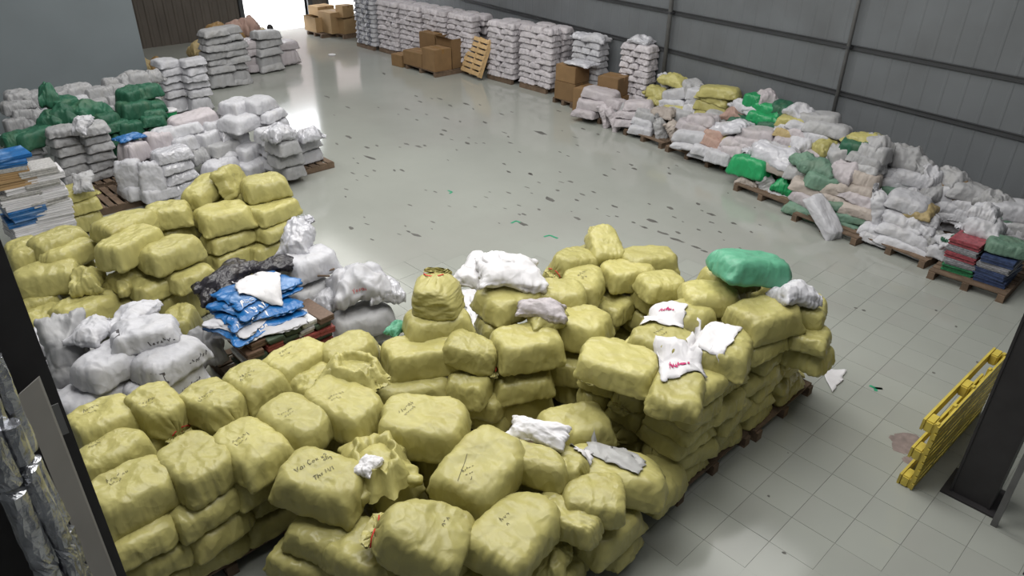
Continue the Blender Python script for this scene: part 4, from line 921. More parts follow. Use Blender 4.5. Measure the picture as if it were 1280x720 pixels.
# ------------------------------------------------------------------ right-hand heaps along the wall
heapx([
 (752, 117, .92, .55, .24, 100, 'pillow', 'lilac'), (742, 129, .86, .52, .26, 96, 'pillow', 'lilac'), (733, 141, .66, .48, .20, 96, 'pillow', 'lilac'), (759, 143, .62, .44, .24, 90, 'slack', 'lilac', dict(tilt=(0, -62))), (771, 148, .62, .44, .24, 90, 'slack', 'lilac', dict(tilt=(0, -55))),
 (779, 136, .5, .4, .3, 90, 'slack', 'grey'), (798, 131, .70, .5, .22, 110, 'pillow', 'lilac'), (788, 143, .66, .46, .2, 115, 'pillow', 'lilac'), (783, 153, .6, .42, .18, 120, 'pillow', 'lilac'), (811, 143, .62, .46, .24, 96, 'pillow', 'grey'), (806, 152, .6, .42, .2, 100, 'pillow', 'white'), (803, 161, .6, .42, .2, 100, 'pillow', 'white'),
 (829, 140, .6, .46, .22, 100, 'slack', 'beige'), (828, 162, .56, .42, .24, 90, 'slack', 'grey', dict(tilt=(0, -70))), (843, 162, .5, .4, .3, 90, 'slack', 'beige', dict(tilt=(0, -50))), (772, 130, .5, .44, .24, 80, 'pillow', 'lilac'),
], 'white sacks on the first wall pallets', 'low white heap before brown cartons', x0=12.75, k=.75)
heapx([
 (832, 102, .44, .3, .2, 90, 'slack', 'white', dict(tilt=(0, -60))), (846, 99, .7, .5, .3, 90, 'slack', 'yellow'), (822, 115, .6, .5, .3, 90, 'slack', 'yellow'), (826, 125, .6, .5, .26, 100, 'slack', 'yellow'), (851, 116, .92, .56, .30, 100, 'pillow', 'white', dict(tilt=(0, 22))), (844, 128, .8, .5, .24, 96, 'pillow', 'white'), (848, 137, .7, .5, .24, 90, 'pillow', 'yellow'),
 (868, 108, .6, .46, .3, 60, 'pillow', 'grey'), (882, 115, .66, .5, .26, 100, 'pillow', 'white'), (878, 125, .6, .5, .24, 100, 'pillow', 'white'), (873, 136, .62, .5, .24, 100, 'pillow', 'white'), (866, 141, .5, .4, .2, 100, 'pillow', 'white'),
 (908, 112, .95, .5, .26, 96, 'pillow', 'yellow'), (899, 121, .86, .5, .24, 96, 'pillow', 'yellow'), (895, 131, .82, .5, .24, 96, 'pillow', 'yellow'), (893, 140, .8, .5, .22, 96, 'pillow', 'yellow'),
], 'yellow and white sacks by the downpipe', 'yellow-and-white heap near downpipe', x0=13.35, k=.55)
heapx([
 (879, 150, .70, .5, .26, 100, 'pillow', 'lilac'), (909, 160, 1.0, .54, .30, 84, 'slack', 'silver', dict(tilt=(0, 20))), (869, 158, .8, .5, .22, 96, 'pillow', 'lilac'), (869, 169, .86, .55, .28, 96, 'pillow', 'white'), (864, 181, .80, .44, .20, 100, 'slack', 'white'), (882, 186, .56, .44, .22, 100, 'pillow', 'white'),
 (895, 168, .5, .42, .22, 90, 'pillow', 'pinkbrown'), (893, 177, .5, .42, .22, 90, 'pillow', 'pinkbrown'), (909, 177, .6, .4, .22, 70, 'slack', 'yellow'), (901, 195, .56, .46, .28, 96, 'pillow', 'white'), (917, 187, .66, .5, .26, 90, 'pillow', 'lilac'), (926, 181, .7, .5, .26, 90, 'pillow', 'lilac'),
 (947, 168, .80, .54, .28, 96, 'pillow', 'lilac'), (938, 178, .7, .5, .24, 96, 'pillow', 'lilac'),
], 'white sacks on the second wall pallets', 'white heap before bright green sacks', x0=12.15, k=.75)
heapx([
 (944, 125, .44, .4, .28, 0, 'pillow', 'green'), (963, 136, .72, .5, .30, 90, 'pillow', 'green'), (958, 148, .76, .5, .28, 96, 'pillow', 'green'), (931, 153, .8, .56, .34, 90, 'slack', 'dkgreen'), (966, 160, .6, .5, .34, 90, 'pillow', 'dkgreen'), (979, 137, .5, .5, .3, 90, 'pillow', 'dkgreen'),
 (960, 121, .5, .4, .34, 40, 'slack', 'lilac'), (932, 133, .6, .4, .26, 90, 'slack', 'white'), (922, 144, .7, .5, .34, 90, 'slack', 'pinkbrown'), (946, 137, .6, .4, .2, 90, 'slack', 'white'),
], 'green sacks against the wall', 'the green heap against the wall', x0=12.75, k=.55)
heapx([
 (1001, 139, .6, .5, .3, 60, 'slack', 'white'), (1024, 149, .8, .5, .26, 90, 'pillow', 'grey'), (1036, 161, .86, .52, .28, 96, 'pillow', 'grey'), (994, 151, .66, .44, .2, 96, 'pillow', 'yellow'), (1008, 158, .76, .46, .2, 96, 'pillow', 'white'), (986, 159, .5, .4, .2, 96, 'pillow', 'white'), (985, 167, .5, .4, .24, 90, 'pillow', 'tan'), (1003, 166, .6, .44, .22, 90, 'pillow', 'lilac'),
 (1022, 169, .6, .44, .22, 90, 'pillow', 'white'), (1002, 179, .6, .5, .34, 60, 'slack', 'white'), (1030, 181, .6, .5, .34, 60, 'slack', 'yellow'), (997, 189, .7, .4, .24, 110, 'slack', 'yellow'), (983, 177, .5, .4, .24, 90, 'pillow', 'lilac'), (1022, 194, .6, .4, .2, 100, 'pillow', 'lilac'),
 (1048, 190, .5, .4, .3, 90, 'slack', 'grey'), (1042, 202, .5, .4, .3, 90, 'slack', 'grey'),
], 'mixed sacks by the wall pipe', 'mixed heap left of wall pipe', x0=12.05, k=.7)
heapx([
 (970, 193, 1.05, .62, .42, 84, 'slack', 'silver', dict(label='big shiny plastic-wrapped white sack above the bright green ones')), (940, 208, .82, .56, .42, 84, 'pillow', 'green', dict(label='large bright green sack bulging at the pallet front', var=3)),
 (984, 233, .56, .5, .36, 96, 'slack', 'green', dict(label='crumpled bright green sack at the pallet corner')), (936, 225, .5, .4, .26, 90, 'slack', 'beige'), (960, 230, .40, .40, .30, 90, 'slack', 'grey', dict(tilt=(0, -60))), (988, 211, .9, .5, .28, 90, 'pillow', 'beige'), (986, 205, .5, .34, .10, 80, 'slack', 'white'), (975, 243, .5, .4, .16, 90, 'slack', 'white'),
], 'sacks on the bright green pallet', 'the pallet with bright green sacks', x0=11.85, k=.45)
heapx([
 (1026, 209, .66, .5, .34, 90, 'slack', 'sage'), (1036, 226, .80, .5, .28, 110, 'pillow', 'sage'), (1008, 200, .5, .4, .3, 60, 'slack', 'sage'), (1058, 214, .56, .46, .40, 70, 'slack', 'lilac'), (1014, 233, .72, .46, .22, 90, 'pillow', 'beige'), (1012, 247, .6, .44, .24, 80, 'pillow', 'lilac'), (1044, 247, .6, .46, .22, 90, 'pillow', 'beige'), (1050, 235, .6, .44, .22, 96, 'pillow', 'beige'),
 (1054, 256, 1.05, .5, .18, 100, 'long', 'sage'), (1062, 268, 1.0, .5, .18, 100, 'long', 'sage'), (1058, 280, .8, .44, .16, 96, 'long', 'sage'), (1007, 262, .7, .5, .2, 90, 'pillow', 'sage'), (1038, 262, .5, .4, .18, 90, 'pillow', 'tan'),
 (1031, 270, .86, .36, .20, -112, 'pillow', 'white', dict(label='white sack propped on the floor against the sage green sacks', tilt=(0, 34), x0=11.0, k=.4)),
], 'sacks of the sage green stack', 'the sage green stack', x0=11.5, k=.4)
heapx([
 (1081, 222, .56, .5, .26, 90, 'pillow', 'beige'), (1074, 236, .66, .5, .22, 90, 'pillow', 'beige'), (1076, 247, .7, .5, .22, 90, 'pillow', 'lilac'), (1078, 260, .7, .5, .2, 90, 'pillow', 'beige'), (1085, 199, .6, .5, .2, 90, 'pillow', 'grey'), (1084, 208, .56, .5, .18, 90, 'pillow', 'grey'), (1094, 191, .5, .5, .3, 90, 'pillow', 'grey'),
 (1060, 189, .66, .4, .28, 130, 'pillow', 'grey', dict(tilt=(0, 30))), (1073, 184, .6, .5, .3, 110, 'pillow', 'dkgreen'), (1080, 173, .6, .4, .2, 90, 'slack', 'yellow'), (1095, 180, .5, .4, .34, 60, 'slack', 'grey'),
], 'beige sacks behind the sage stack', 'beige column behind sage stack', x0=11.4, k=.6)
heapx([
 (1103, 260, .62, .44, .26, 90, 'slack', 'white', dict(tilt=(0, -72), label='upright white sack at the corner of the white pallet load')), (1097, 286, .5, .46, .2, 90, 'pillow', 'white'), (1096, 298, .5, .46, .18, 90, 'pillow', 'white'), (1134, 291, .86, .52, .24, 90, 'pillow', 'white'), (1131, 307, .86, .5, .2, 92, 'pillow', 'white'),
 (1131, 273, .7, .52, .3, 90, 'slack', 'white'), (1150, 280, .6, .5, .3, 80, 'slack', 'white'), (1137, 252, .66, .5, .24, 90, 'pillow', 'white'), (1148, 262, .5, .46, .22, 90, 'slack', 'tan'), (1155, 272, .5, .4, .2, 90, 'slack', 'white'), (1162, 292, .5, .4, .24, 60, 'slack', 'grey'), (1160, 305, .5, .4, .2, 60, 'slack', 'grey'),
], 'white sacks on the near wall pallet', 'the white load on the near wall pallet', x0=11.35, k=.35)
heapx([
 (1130, 195, .62, .5, .4, 90, 'slack', 'grey'), (1117, 218, .7, .44, .24, 110, 'pillow', 'white'), (1125, 227, .7, .44, .24, 110, 'pillow', 'white'), (1141, 222, .66, .46, .28, 100, 'pillow', 'white'), (1148, 243, .6, .46, .3, 90, 'slack', 'white'), (1117, 238, .6, .5, .26, 90, 'pillow', 'sage'), (1101, 235, .5, .4, .2, 90, 'pillow', 'sage'), (1161, 220, .46, .4, .4, 60, 'slack', 'white'),
 (1104, 216, .5, .46, .28, 90, 'pillow', 'grey'), (1150, 205, .5, .4, .3, 60, 'slack', 'grey'), (1166, 240, .4, .4, .3, 60, 'slack', 'grey'),
], 'grey-white sacks behind the near wall pallet', 'rear heap behind near wall pallet', x0=12.0, k=.5)
heapx([
 (1183, 240, .7, .5, .3, 100, 'pillow', 'white', dict(tilt=(0, 20))), (1191, 233, .5, .44, .4, 60, 'slack', 'brown'), (1213, 240, .7, .5, .28, 100, 'pillow', 'grey'), (1178, 254, .6, .5, .24, 90, 'pillow', 'white'), (1196, 259, .6, .5, .24, 90, 'pillow', 'white'), (1216, 256, .6, .5, .24, 90, 'pillow', 'white'), (1214, 270, .6, .5, .24, 90, 'pillow', 'white'), (1190, 221, .5, .4, .3, 60, 'slack', 'grey'), (1188, 266, .6, .5, .22, 90, 'pillow', 'white'),
 (1173, 232, .4, .4, .3, 60, 'slack', 'grey'),
], 'white sacks of the rear wall pallet', 'the small rear pallet load under the girt', x0=12.3, k=.3)
heapx([
 (1241, 250, .5, .4, .34, 70, 'slack', 'grey'), (1252, 258, .6, .44, .34, 90, 'slack', 'grey'), (1265, 262, .66, .5, .28, 100, 'pillow', 'white'), (1262, 272, .6, .46, .2, 100, 'pillow', 'sage'), (1264, 283, .6, .5, .22, 90, 'pillow', 'white'), (1247, 289, .5, .44, .3, 60, 'slack', 'brown'), (1264, 294, .6, .5, .22, 90, 'pillow', 'white'), (1276, 300, .6, .5, .22, 90, 'pillow', 'grey'), (1278, 284, .6, .5, .24, 90, 'pillow', 'grey'),
], 'sacks at the picture edge by the wall', 'the wall load cut by the picture edge', x0=12.15, k=.2)
for (u, v, w, lab) in ((757, 150, 1.2, 'first wooden pallet of the wall row, under the pinkish white heap'), (812, 172, 1.2, 'second wooden pallet of the wall row'), (868, 194, 1.2, 'third wooden pallet of the wall row'), (913, 206, 1.0, 'fourth wooden pallet of the wall row'),
                       (962, 245, 1.2, 'wooden pallet under the bright green sacks'), (1042, 285, 1.2, 'wooden pallet under the sage green stack'), (1125, 312, 1.15, 'wooden pallet under the near white wall load'), (1195, 290, 1.2, 'wooden pallet under the small rear load'), (1262, 303, 1.1, 'wooden pallet at the picture edge by the wall')):
    p = at(u, v, .1); px0 = min(p[0]+.42, wall_x(p[1])-.66); pallet(px0, p[1]+.05, -9, 1.05, w, lab)
heapx([(852, 143, .7, .5, .3, 90, 'pillow', 'grey'), (905, 148, .8, .6, .3, 90, 'pillow', 'grey')], 'sacks at the wall foot', 'the low dark gap before the downpipe', x0=13.3, k=.4)

# ------------------------------------------------------------------ tall shrink-wrapped stacks along the wall
def tall_stack(x, y, n, T, colour, where, face=1.05, deep=2, top=False):
    for k in range(n):
        z = .13+T*(k+.5); cols = 2 if k % 2 == 0 else 3
        for j in range(cols):
            yy = y+face*((j+.5)/cols-.5)
            sack((x+RNG.uniform(-.015, .015), yy, z), (face/cols*1.06, .46, T*1.2), 90+RNG.choice((0, 180)), 'pillow', colour, '%s sack, %s layer up, %s along, %s' % (COLWORD[colour], ORD[k], ORD[j], where), 'sacks of '+where, (0, RNG.uniform(-3, 3)))
        if k >= n-2 and deep > 0 and wall_x(y)-x > .8:
            for j in range(2):
                sack((x+.50, y+face*(j/2-.25), z-.02), (face/2*1.04, .46, T*1.2), 90, 'pillow', colour, '%s sack, %s layer up, rear %s, %s' % (COLWORD[colour], ORD[k], ORD[j], where), 'sacks of '+where)
        elif deep > 1:
            sack((x+.48, y-face/2+.25, z), (.5, .5, T*1.2), 90*(k % 2), 'pillow', colour, '%s sack, %s layer up, set back, %s' % (COLWORD[colour], ORD[k], where), 'sacks of '+where)
    pallet(x+(.28 if wall_x(y)-x > .85 else .02), y, -90, 1.0, 1.0 if wall_x(y)-x > .85 else .55, 'wooden pallet under '+where)
tall_stack(13.85, 21.25, 11, .14, 'printdark', 'black-printed stack near the far door')
for i, (yy, xx) in enumerate(((20.1, 13.95), (18.98, 14.0), (17.86, 14.05), (16.72, 14.1))):
    tall_stack(xx, yy, 10, .145, 'print', '%s white stack from black-printed one' % ORD[i], deep=1)
tall_stack(14.15, 15.05, 10, .145, 'print', 'white stack behind the leaning wooden pallet')
tall_stack(14.2, 13.75, 10, .15, 'print', 'white stack left of the brown cartons', face=1.2)
tall_stack(14.36, 12.15, 9, .15, 'white', 'low white stack behind the brown cartons', face=.9, deep=0)
tall_stack(14.18, 10.5, 11, .14, 'print', 'white stack between brown cartons and downpipe', face=.85)
W_['tw1'] = sack((14.32, 11.95, 1.58), (.7, .5, .24), 100, 'slack', 'white', 'loose white sack slung on the stack behind brown cartons')
W_['tw2'] = sack((14.2, 10.5, 1.76), (.6, .5, .22), 90, 'slack', 'silver', 'crumpled white film on the stack beside the downpipe')
W_['tw3'] = sack((14.34, 12.4, 1.56), (.6, .5, .18), 90, 'slack', 'silver', 'clear film heaped on the stack behind brown cartons')

# ------------------------------------------------------------------ cartons
def carton(loc, w, d, h, yaw, label, material='carton', opened=False, group='brown cartons'):
    c = empty('cardboard_box', loc, R(yaw)); tag(c, label, 'box', group); t = .006
    if opened:
        b = MB(); b.box(-w/2, w/2, -d/2, -d/2+t, 0, h).box(-w/2, w/2, d/2-t, d/2, 0, h).box(-w/2, -w/2+t, -d/2+t, d/2-t, 0, h).box(w/2-t, w/2, -d/2+t, d/2-t, 0, h).box(-w/2, w/2, -d/2, d/2, 0, t); b.build('box_body', material, c)
        for sx in (-1, 1):
            f = MB(); f.quad([(sx*w/2, -d/2, h), (sx*w/2, d/2, h), (sx*(w/2+.14), d/2, h+.06), (sx*(w/2+.14), -d/2, h+.06)]); f.build('flap', material, c)
    else:
        link('box_body', bevel_box('box_body', -w/2, w/2, -d/2, d/2, 0, h, material, .008), c)
        MB().box(-.03, .03, -d/2-.002, d/2+.002, h*.8, h+.002).build('tape_strip', 'cartontape', c)
        MB().box(-w/2+.01, w/2-.01, -.002, .002, h-.003, h+.0015).build('flap_seam', 'cartontape', c)
    return c
pallet(13.8, 12.2, -5, .62, .75, 'wooden pallet under the tall brown cartons')
carton((13.78, 12.2, .13), .55, .66, .44, 4, 'lower left brown carton before the white stacks'); carton((13.8, 12.21, .575), .55, .64, .40, 2, 'upper left brown carton before the white stacks')
carton((13.66, 11.46, .0), .62, .62, .56, 6, 'middle brown carton holding a white bag'); carton((13.72, 10.82, .0), .58, .60, .50, 6, 'lower right brown carton by the low white heap'); carton((13.74, 10.84, .505), .56, .56, .44, 8, 'upper right brown carton by the low white heap')
W_['cb'] = put(752, 90, .68, .55, .45, .22, 80, 'slack', 'white plastic bag lying on the middle brown carton', 'silver')
W_['cb2'] = put(728, 78, 1.06, .8, .6, .14, 90, 'slack', 'white film spread over the left brown cartons', 'silver')
pallet(13.45, 17.3, -2, 1.1, 1.5, 'wooden pallet under the tan carton group'); q = np.array([13.25, 17.35, 0])
carton((q[0]-.05, q[1]+.36, .13), .55, .85, .40, 3, 'tan carton left front of the group on the pallet', 'carton'); carton((q[0]-.02, q[1]-.42, .13), .6, .62, .60, -2, 'tan carton right front of the group on the pallet', 'carton')
carton((q[0]+.52, q[1]+.42, .13), .46, .72, .85, 2, 'tall tan carton left rear of the group on the pallet', 'carton'); carton((q[0]+.54, q[1]-.36, .13), .46, .72, .82, 0, 'open tan carton right rear of the group on the pallet', 'carton', True)
carton((q[0]-.12, q[1]+1.1, .0), .5, .5, .34, 3, 'tan carton at the floor end of the group', 'carton')
for i, (u, v, z, w, d, h, lab) in enumerate(((403, 42, .13, .9, .8, .5, 'far tan carton left of the pair beside the door'), (420, 44, .13, .8, .8, .7, 'far tan carton nearest the bright door jamb'), (405, 40, .62, .7, .6, .3, 'small tan carton on top by the far door'),
                                              (436, 45, .13, .7, .5, .5, 'far tan carton beside the black-printed stack'), (434, 45, .65, .5, .4, .4, 'small upright tan carton beside the black-printed stack'))):
    q = at(u, v, 0); carton((q[0], q[1], z), w, d, h, 2*i, lab, 'cartonlight', i in (0, 3), 'far tan cartons')
for i, (u, lab) in enumerate(((410, 'wooden pallet under the far tan cartons'), (437, 'wooden pallet under the farthest cartons beside black-printed stack'))):
    q = at(u, 43+i, 0); pallet(q[0], q[1], 0, 1.1, 1.0, lab)

# light wooden pallet leaning on a white stack
q = at(590, 97, 0)
lp = pallet(q[0]+.12, q[1]+.12, 0, 1.05, 1.0, 'pale wooden pallet leaning upright against the white stacks', 'palletlight', .12, .0, None)
lp.rotation_euler = (0, R(-68), R(-10)); lp.location = (q[0]+.24, q[1], .55)
# yellow plastic pallet leaning at the right-hand column
yp = empty('plastic_pallet', (0, 0, 0)); tag(yp, 'yellow plastic pallet leaning on edge behind the dark steel column', 'pallet')
PW, PH = 1.75, .8
for k in range(9):
    y0_ = PH*k/9; MB().box(-PW/2, PW/2, y0_+.012, y0_+PH/9-.012, .125, .145).build('deck_slat', 'yellowplastic', yp)
for x in (-PW/2+.04, -PW/4, 0, PW/4, PW/2-.04): MB().box(x-.025, x+.025, 0, PH, .10, .126).build('cross_rib', 'yellowplastic', yp)
for y0_ in (0, PH/2-.06, PH-.12):
    for x in (-PW/2, -.08, PW/2-.16): link('foot_block', bevel_box('foot_block', x, x+.16, y0_, y0_+.12, .02, .10, 'yellowplastic', .012), yp)
    MB().box(-PW/2, PW/2, y0_, y0_+.12, 0, .022).build('skid', 'yellowplastic', yp)
a, b = at(1120, 603), at(1232, 482); d = Vector((b-a)); yaw = math.atan2(d.y, d.x)
yp.rotation_euler = (R(92), 0, yaw); c = Vector(a)+d.normalized()*PW/2; yp.location = (c.x, c.y, .0)

# booklet stack with green sack near the right edge
q = at(1200, 352, 0); pallet(q[0]+.25, q[1]-.12, 0, 1.0, 1.0, 'wooden pallet under the pink and green stack')
BC2 = [('mag_pink', (.27, .06, .075)), ('mag_navy', (.04, .06, .13)), ('mag_mixed', (.25, .25, .27)), ('mag_green', (.03, .16, .07))]
for n, c in BC2: M[n] = mat(n+'_cover', c, .4, .5, 26)
for j, dy in enumerate((.20, -.22)):
    for k, m_ in enumerate((('mag_green', 'mag_mixed', 'mag_pink', 'mag_mixed', 'mag_pink'), ('mag_navy', 'mag_navy', 'mag_mixed', 'mag_navy'))[j]):
        bundle(q[0]+.22, q[1]-.12+dy, .13+k*.10, .60, .40, .098, RNG.uniform(-7, 7), m_, '%s magazine bundle, %s up, %s column of the pink and green stack' % ({'mag_pink': 'pink', 'mag_navy': 'navy', 'mag_mixed': 'mottled grey', 'mag_green': 'green'}[m_], ORD[k], 'left' if j == 0 else 'right'), 'magazines near the picture edge', 'magazine_bundle', 4, 'magazines')
sack((q[0]+.2, q[1]-.36, .63), (.56, .42, .2), 95, 'pillow', 'sage', 'dull green sack lying on the magazine bundles', 'bags on the magazine stack')
for (u, v, dm, yw, colr, lab) in ((1196, 303, (.58, .44, .24), 110, 'white', 'white sack above the magazine bundles'), (1216, 299, (.62, .38, .2), 120, 'dkgreen', 'dark green sack flap above the magazine bundles'), (1230, 283, (.54, .46, .32), 90, 'white', 'white sack topping the magazine stack'), (1232, 264, (.40, .36, .28), 90, 'white', 'small white bag at the summit of the magazine stack')):
    sack(tuple(on_slope_x(u, v, q[0]+.1, .45)), dm, yw, 'slack', colr, lab, 'bags on the magazine stack')

# foil-wrapped bars and a grey board standing against the left column
fb = empty('foil_wrapped_bundle', (0, 0, 0)); tag(fb, 'bundle of foil-wrapped bars standing at the bottom left before the column', 'bundle')
def on_y(u, v, y): d = ray(u, v); return CAM_P+d*(y/d[1])
for k, (u0, y0, w, top) in enumerate(((8, 3.10, .05, 3.1), (26, 3.16, .045, 3.22), (42, 3.12, .04, 3.0), (54, 3.20, .035, 3.28))):
    p0 = on_y(u0, 600, y0)
    pts = [Vector((p0[0], p0[1], z)) for z in np.linspace(0, top, 60)]
    pts = [p+Vector((noise.noise((p.z*2, k, 0)), noise.noise((p.z*2, k, 7)), 0))*.012 for p in pts]
    tb = MB().tube(pts, w, 14); vv = []
    for q_ in tb.v:
        q_ = Vector(q_); ctr = Vector((p0[0], p0[1], q_.z)); dd = q_-ctr
        vv.append(tuple(ctr+dd*(1+.25*noise.noise((dd.x*60, dd.y*60, q_.z*3))+.08*noise.noise(q_*25))))
    tb.v = vv; tb.build('foil_bar', 'alu', fb)
a0, a1 = on_y(66, 600, 3.22), on_y(96, 598, 3.30); tz = float(on_y(34, 490, 3.22)[2]); dn = Vector((.010, .014, 0))
ext = [Vector((a0[0], a0[1], 0)), Vector((a1[0], a1[1], 0)), Vector((a1[0], a1[1], 0))+dn, Vector((a0[0], a0[1], 0))+dn]
gb = MB(); gb.v = [tuple(v) for v in ext]+[(v.x, v.y, tz) for v in ext]; gb.f = list(BOXF)
o = gb.build('grey_board', 'panelgrey'); tag(o, 'narrow grey board standing beside the foil-wrapped bars', 'board')

# ------------------------------------------------------------------ sacks carried by something: fill in what lies beneath unsupported ones
def supported(s, others):
    bot = s['loc'][2]-s['dims'][2]/2
    if bot < .22: return True
    for t in others:
        if t is s: continue
        if abs(t['loc'][0]-s['loc'][0]) < .5 and abs(t['loc'][1]-s['loc'][1]) < .5:
            top = t['loc'][2]+t['dims'][2]/2
            if -.16 < bot-top < .10 and (t['loc'][0]-s['loc'][0])**2+(t['loc'][1]-s['loc'][1])**2 < .16: return True
    return False
def fill_beneath(limit=260):
    todo = sorted(SACKS, key=lambda s: -s['loc'][2]); n = 0
    # cartons, booklets and pallets already carry these
    while todo and n < limit:
        s = todo.pop(0)
        if s['colour'] in ('blue', 'black') or s['o'].get('free') or supported(s, SACKS): continue
        bot = s['loc'][2]-s['dims'][2]/2; s.setdefault('grp', s['o'].get('group') or 'loose bags')
        T = min(.26, max(.12, bot-.10)); z = bot-T/2+.015
        col = s['colour'] if s['colour'] in ('yellow', 'white', 'grey', 'lilac', 'beige', 'dkgreen', 'print') else 'grey'
        x, y = s['loc'][0]+(.06 if s['loc'][0] < 9 else .12), s['loc'][1]+.06; x = min(x, wall_x(y)-.42)
        o = sack((x, y, z), (.62, .50, T*1.05), RNG.choice((0, 90, 180, 270))+RNG.uniform(-8, 8), 'pillow', col, '%s sack mostly buried, below %s' % (COLWORD[col], s['grp']), 'buried sacks below '+s['grp']); SACKS[-1]['grp'] = s['grp']
        n += 1; t = SACKS[-1]; todo.append(t); todo.sort(key=lambda s: -s['loc'][2])
    return n
for k in ('cloth', 'cb', 'cb2', 'tw3', 'rag', 'topc'): W_[k]['free'] = 1
for s in SACKS:
    if s['label'] and ('lying on the magazine' in s['label'] or 'booklets' in s['label'] or 'film bundle' in s['label'] or 'film roll' in s['label']): s['o']['free'] = 1
PALS = [o for o in bpy.data.objects if o.name.startswith('wooden_pallet')]
for s in SACKS:
    bot = s['loc'][2]-s['dims'][2]/2
    if .04 < bot < .24 and not any(abs(p.location.x-s['loc'][0]) < .75 and abs(p.location.y-s['loc'][1]) < .75 for p in PALS):
        s['o'].scale[2] *= (s['dims'][2]+bot)/s['dims'][2]; s['o'].location.z -= bot/2; s['loc'][2] -= bot/2; s['dims'] = (s['dims'][0], s['dims'][1], s['dims'][2]+bot)
NFILL = fill_beneath()
for s in SACKS:
    if 'free' in s['o']: del s['o']['free']

# ------------------------------------------------------------------ sheets, papers and scraps lying on things
bpy.context.view_layer.update()
DG = bpy.context.evaluated_depsgraph_get()
def drop(x, y, z0=4.0):
    r = SC.ray_cast(DG, Vector((x, y, z0)), Vector((0, 0, -1))); return r[1].z if r[0] else 0.0
def sheet(name, quad, zc, material, label, cat='sheet', nx=16, ny=12, crumple=.02, seed=0, hang=.25, gap=.012, letters=None):
    """a limp sheet laid over whatever lies below: quad = four pixels (clockwise from top left) at height zc"""
    for _ in range(2):
        c = [Vector(at(u, v, zc)) for u, v in quad]; m_ = sum(c, Vector())/4
        if zc > .1: zc = float(np.mean([drop(m_.x+(k_.x-m_.x)*.4, m_.y+(k_.y-m_.y)*.4) for k_ in c]))
    V = []; F = []; zg = np.zeros((nx+1, ny+1)); XY = {}
    for i in range(nx+1):
        for j in range(ny+1):
            s, t = i/nx, j/ny; p = (c[0]*(1-s)+c[1]*s)*(1-t)+(c[3]*(1-s)+c[2]*s)*t
            e = .03*noise.noise((i*.5, j*.5, seed)); p = p+Vector((e, -e, 0)); XY[i, j] = p; zg[i, j] = max(drop(p.x, p.y), zc-hang)
    for _ in range(2):
        q = zg.copy(); q[1:-1, 1:-1] = np.maximum(zg[1:-1, 1:-1], (zg[:-2, 1:-1]+zg[2:, 1:-1]+zg[1:-1, :-2]+zg[1:-1, 2:])/4); zg = q
    for i in range(nx+1):
        for j in range(ny+1):
            p = XY[i, j]; w = abs(noise.noise((p.x*9, p.y*9, seed+3)))*crumple*2.2+abs(noise.noise((p.x*22, p.y*22, seed)))*crumple
            V.append((p.x, p.y, zg[i, j]+gap+w))
    for i in range(nx):
        for j in range(ny): a = i*(ny+1)+j; F.append((a, a+ny+1, a+ny+2, a+1))
    o = link(name, mesh(name, V, F, material, True)); m = o.modifiers.new('thickness', 'SOLIDIFY'); m.thickness = .003; m.offset = 1
    tag(o, label, cat)
    if letters:
        txt, x0, y0, size, mt = letters; lv = []; lf = []
        def surf(s, t):
            s = min(max(s, 0), .999)*nx; t = min(max(t, 0), .999)*ny; i, j = int(s), int(t); a, b = s-i, t-j
            g = lambda i, j: Vector(V[i*(ny+1)+j])
            return (g(i, j)*(1-a)+g(i+1, j)*a)*(1-b)+(g(i, j+1)*(1-a)+g(i+1, j+1)*a)*b+Vector((0, 0, .008))
        for ln in handwriting(txt, x0, 0, size):
            prev = None
            pts = []
            for (a, b), (c_, d_) in zip(ln[:-1], ln[1:]): pts += [(a+(c_-a)*k/3, b+(d_-b)*k/3) for k in range(3)]
            pts.append(ln[-1])
            for k, (a, b) in enumerate(pts):
                n = len(lv); lv += [surf(a, y0-b-.02), surf(a+.022, y0-b+.02)]
                if prev is not None: lf.append((prev, prev+1, n+1, n))
                prev = n
        link('printed_lettering', mesh('printed_lettering', lv, lf, mt), o)
    return o
sheet('white_sack_sheet', [(818, 430), (868, 434), (886, 466), (826, 484)], 1.36, 'paper', 'white sheet with pink lettering over the near sacks of tall stack', crumple=.022, seed=2, letters=('Youlai', .14, .80, .115, 'magenta'))
sheet('white_sack_sheet', [(872, 394), (930, 408), (902, 446), (858, 428)], 1.40, 'paper', 'plain white square sheet draped on the tall right-hand stack', crumple=.015, seed=5)
sheet('white_sack_sheet', [(814, 380), (858, 384), (854, 410), (800, 402)], 1.38, 'paper', 'white sheet with small pink lettering at the rear of the tall stack', crumple=.018, seed=8, letters=('Youlary', .30, .42, .085, 'magenta'))
sheet('grey_sheet', [(742, 536), (808, 578), (798, 596), (730, 566)], .84, 'papergrey', 'grey plastic sheet lying on the long yellow sack', crumple=.014, seed=12)
sheet('white_sheet', [(292, 355), (352, 345), (352, 376), (300, 376)], 1.12, 'paper', 'white film sheet lying on the blue bundles', crumple=.02, seed=15)
sheet('paper_scrap', [(1026, 462), (1058, 464), (1050, 478), (1040, 492)], 0, 'paper', 'torn white paper scrap lying on the open floor', 'paper', 8, 6, .008, 18)
for q_ in ((640, 338, 1.40, (.78, .60, .26), -40, 1, (6, 8), 'crumpled white bag heaped on the right of the sheeted pile'), (598, 336, 1.32, (.62, .46, .22), 20, 0, (0, -10), 'crumpled white bag on the left of the sheeted pile'), (622, 326, 1.46, (.5, .4, .2), 70, 1, (0, 10), 'crumpled white bag at the summit of the sheeted pile')):
    o = sack((*at(q_[0], q_[1], q_[2])[:2], q_[2]), q_[3], q_[4], 'slack', 'white', q_[7], 'white bags on the sheeted pile', q_[6], q_[5]); o.data = shape_mesh(SHAPES['slack'][q_[5]], 'body', 'paper')
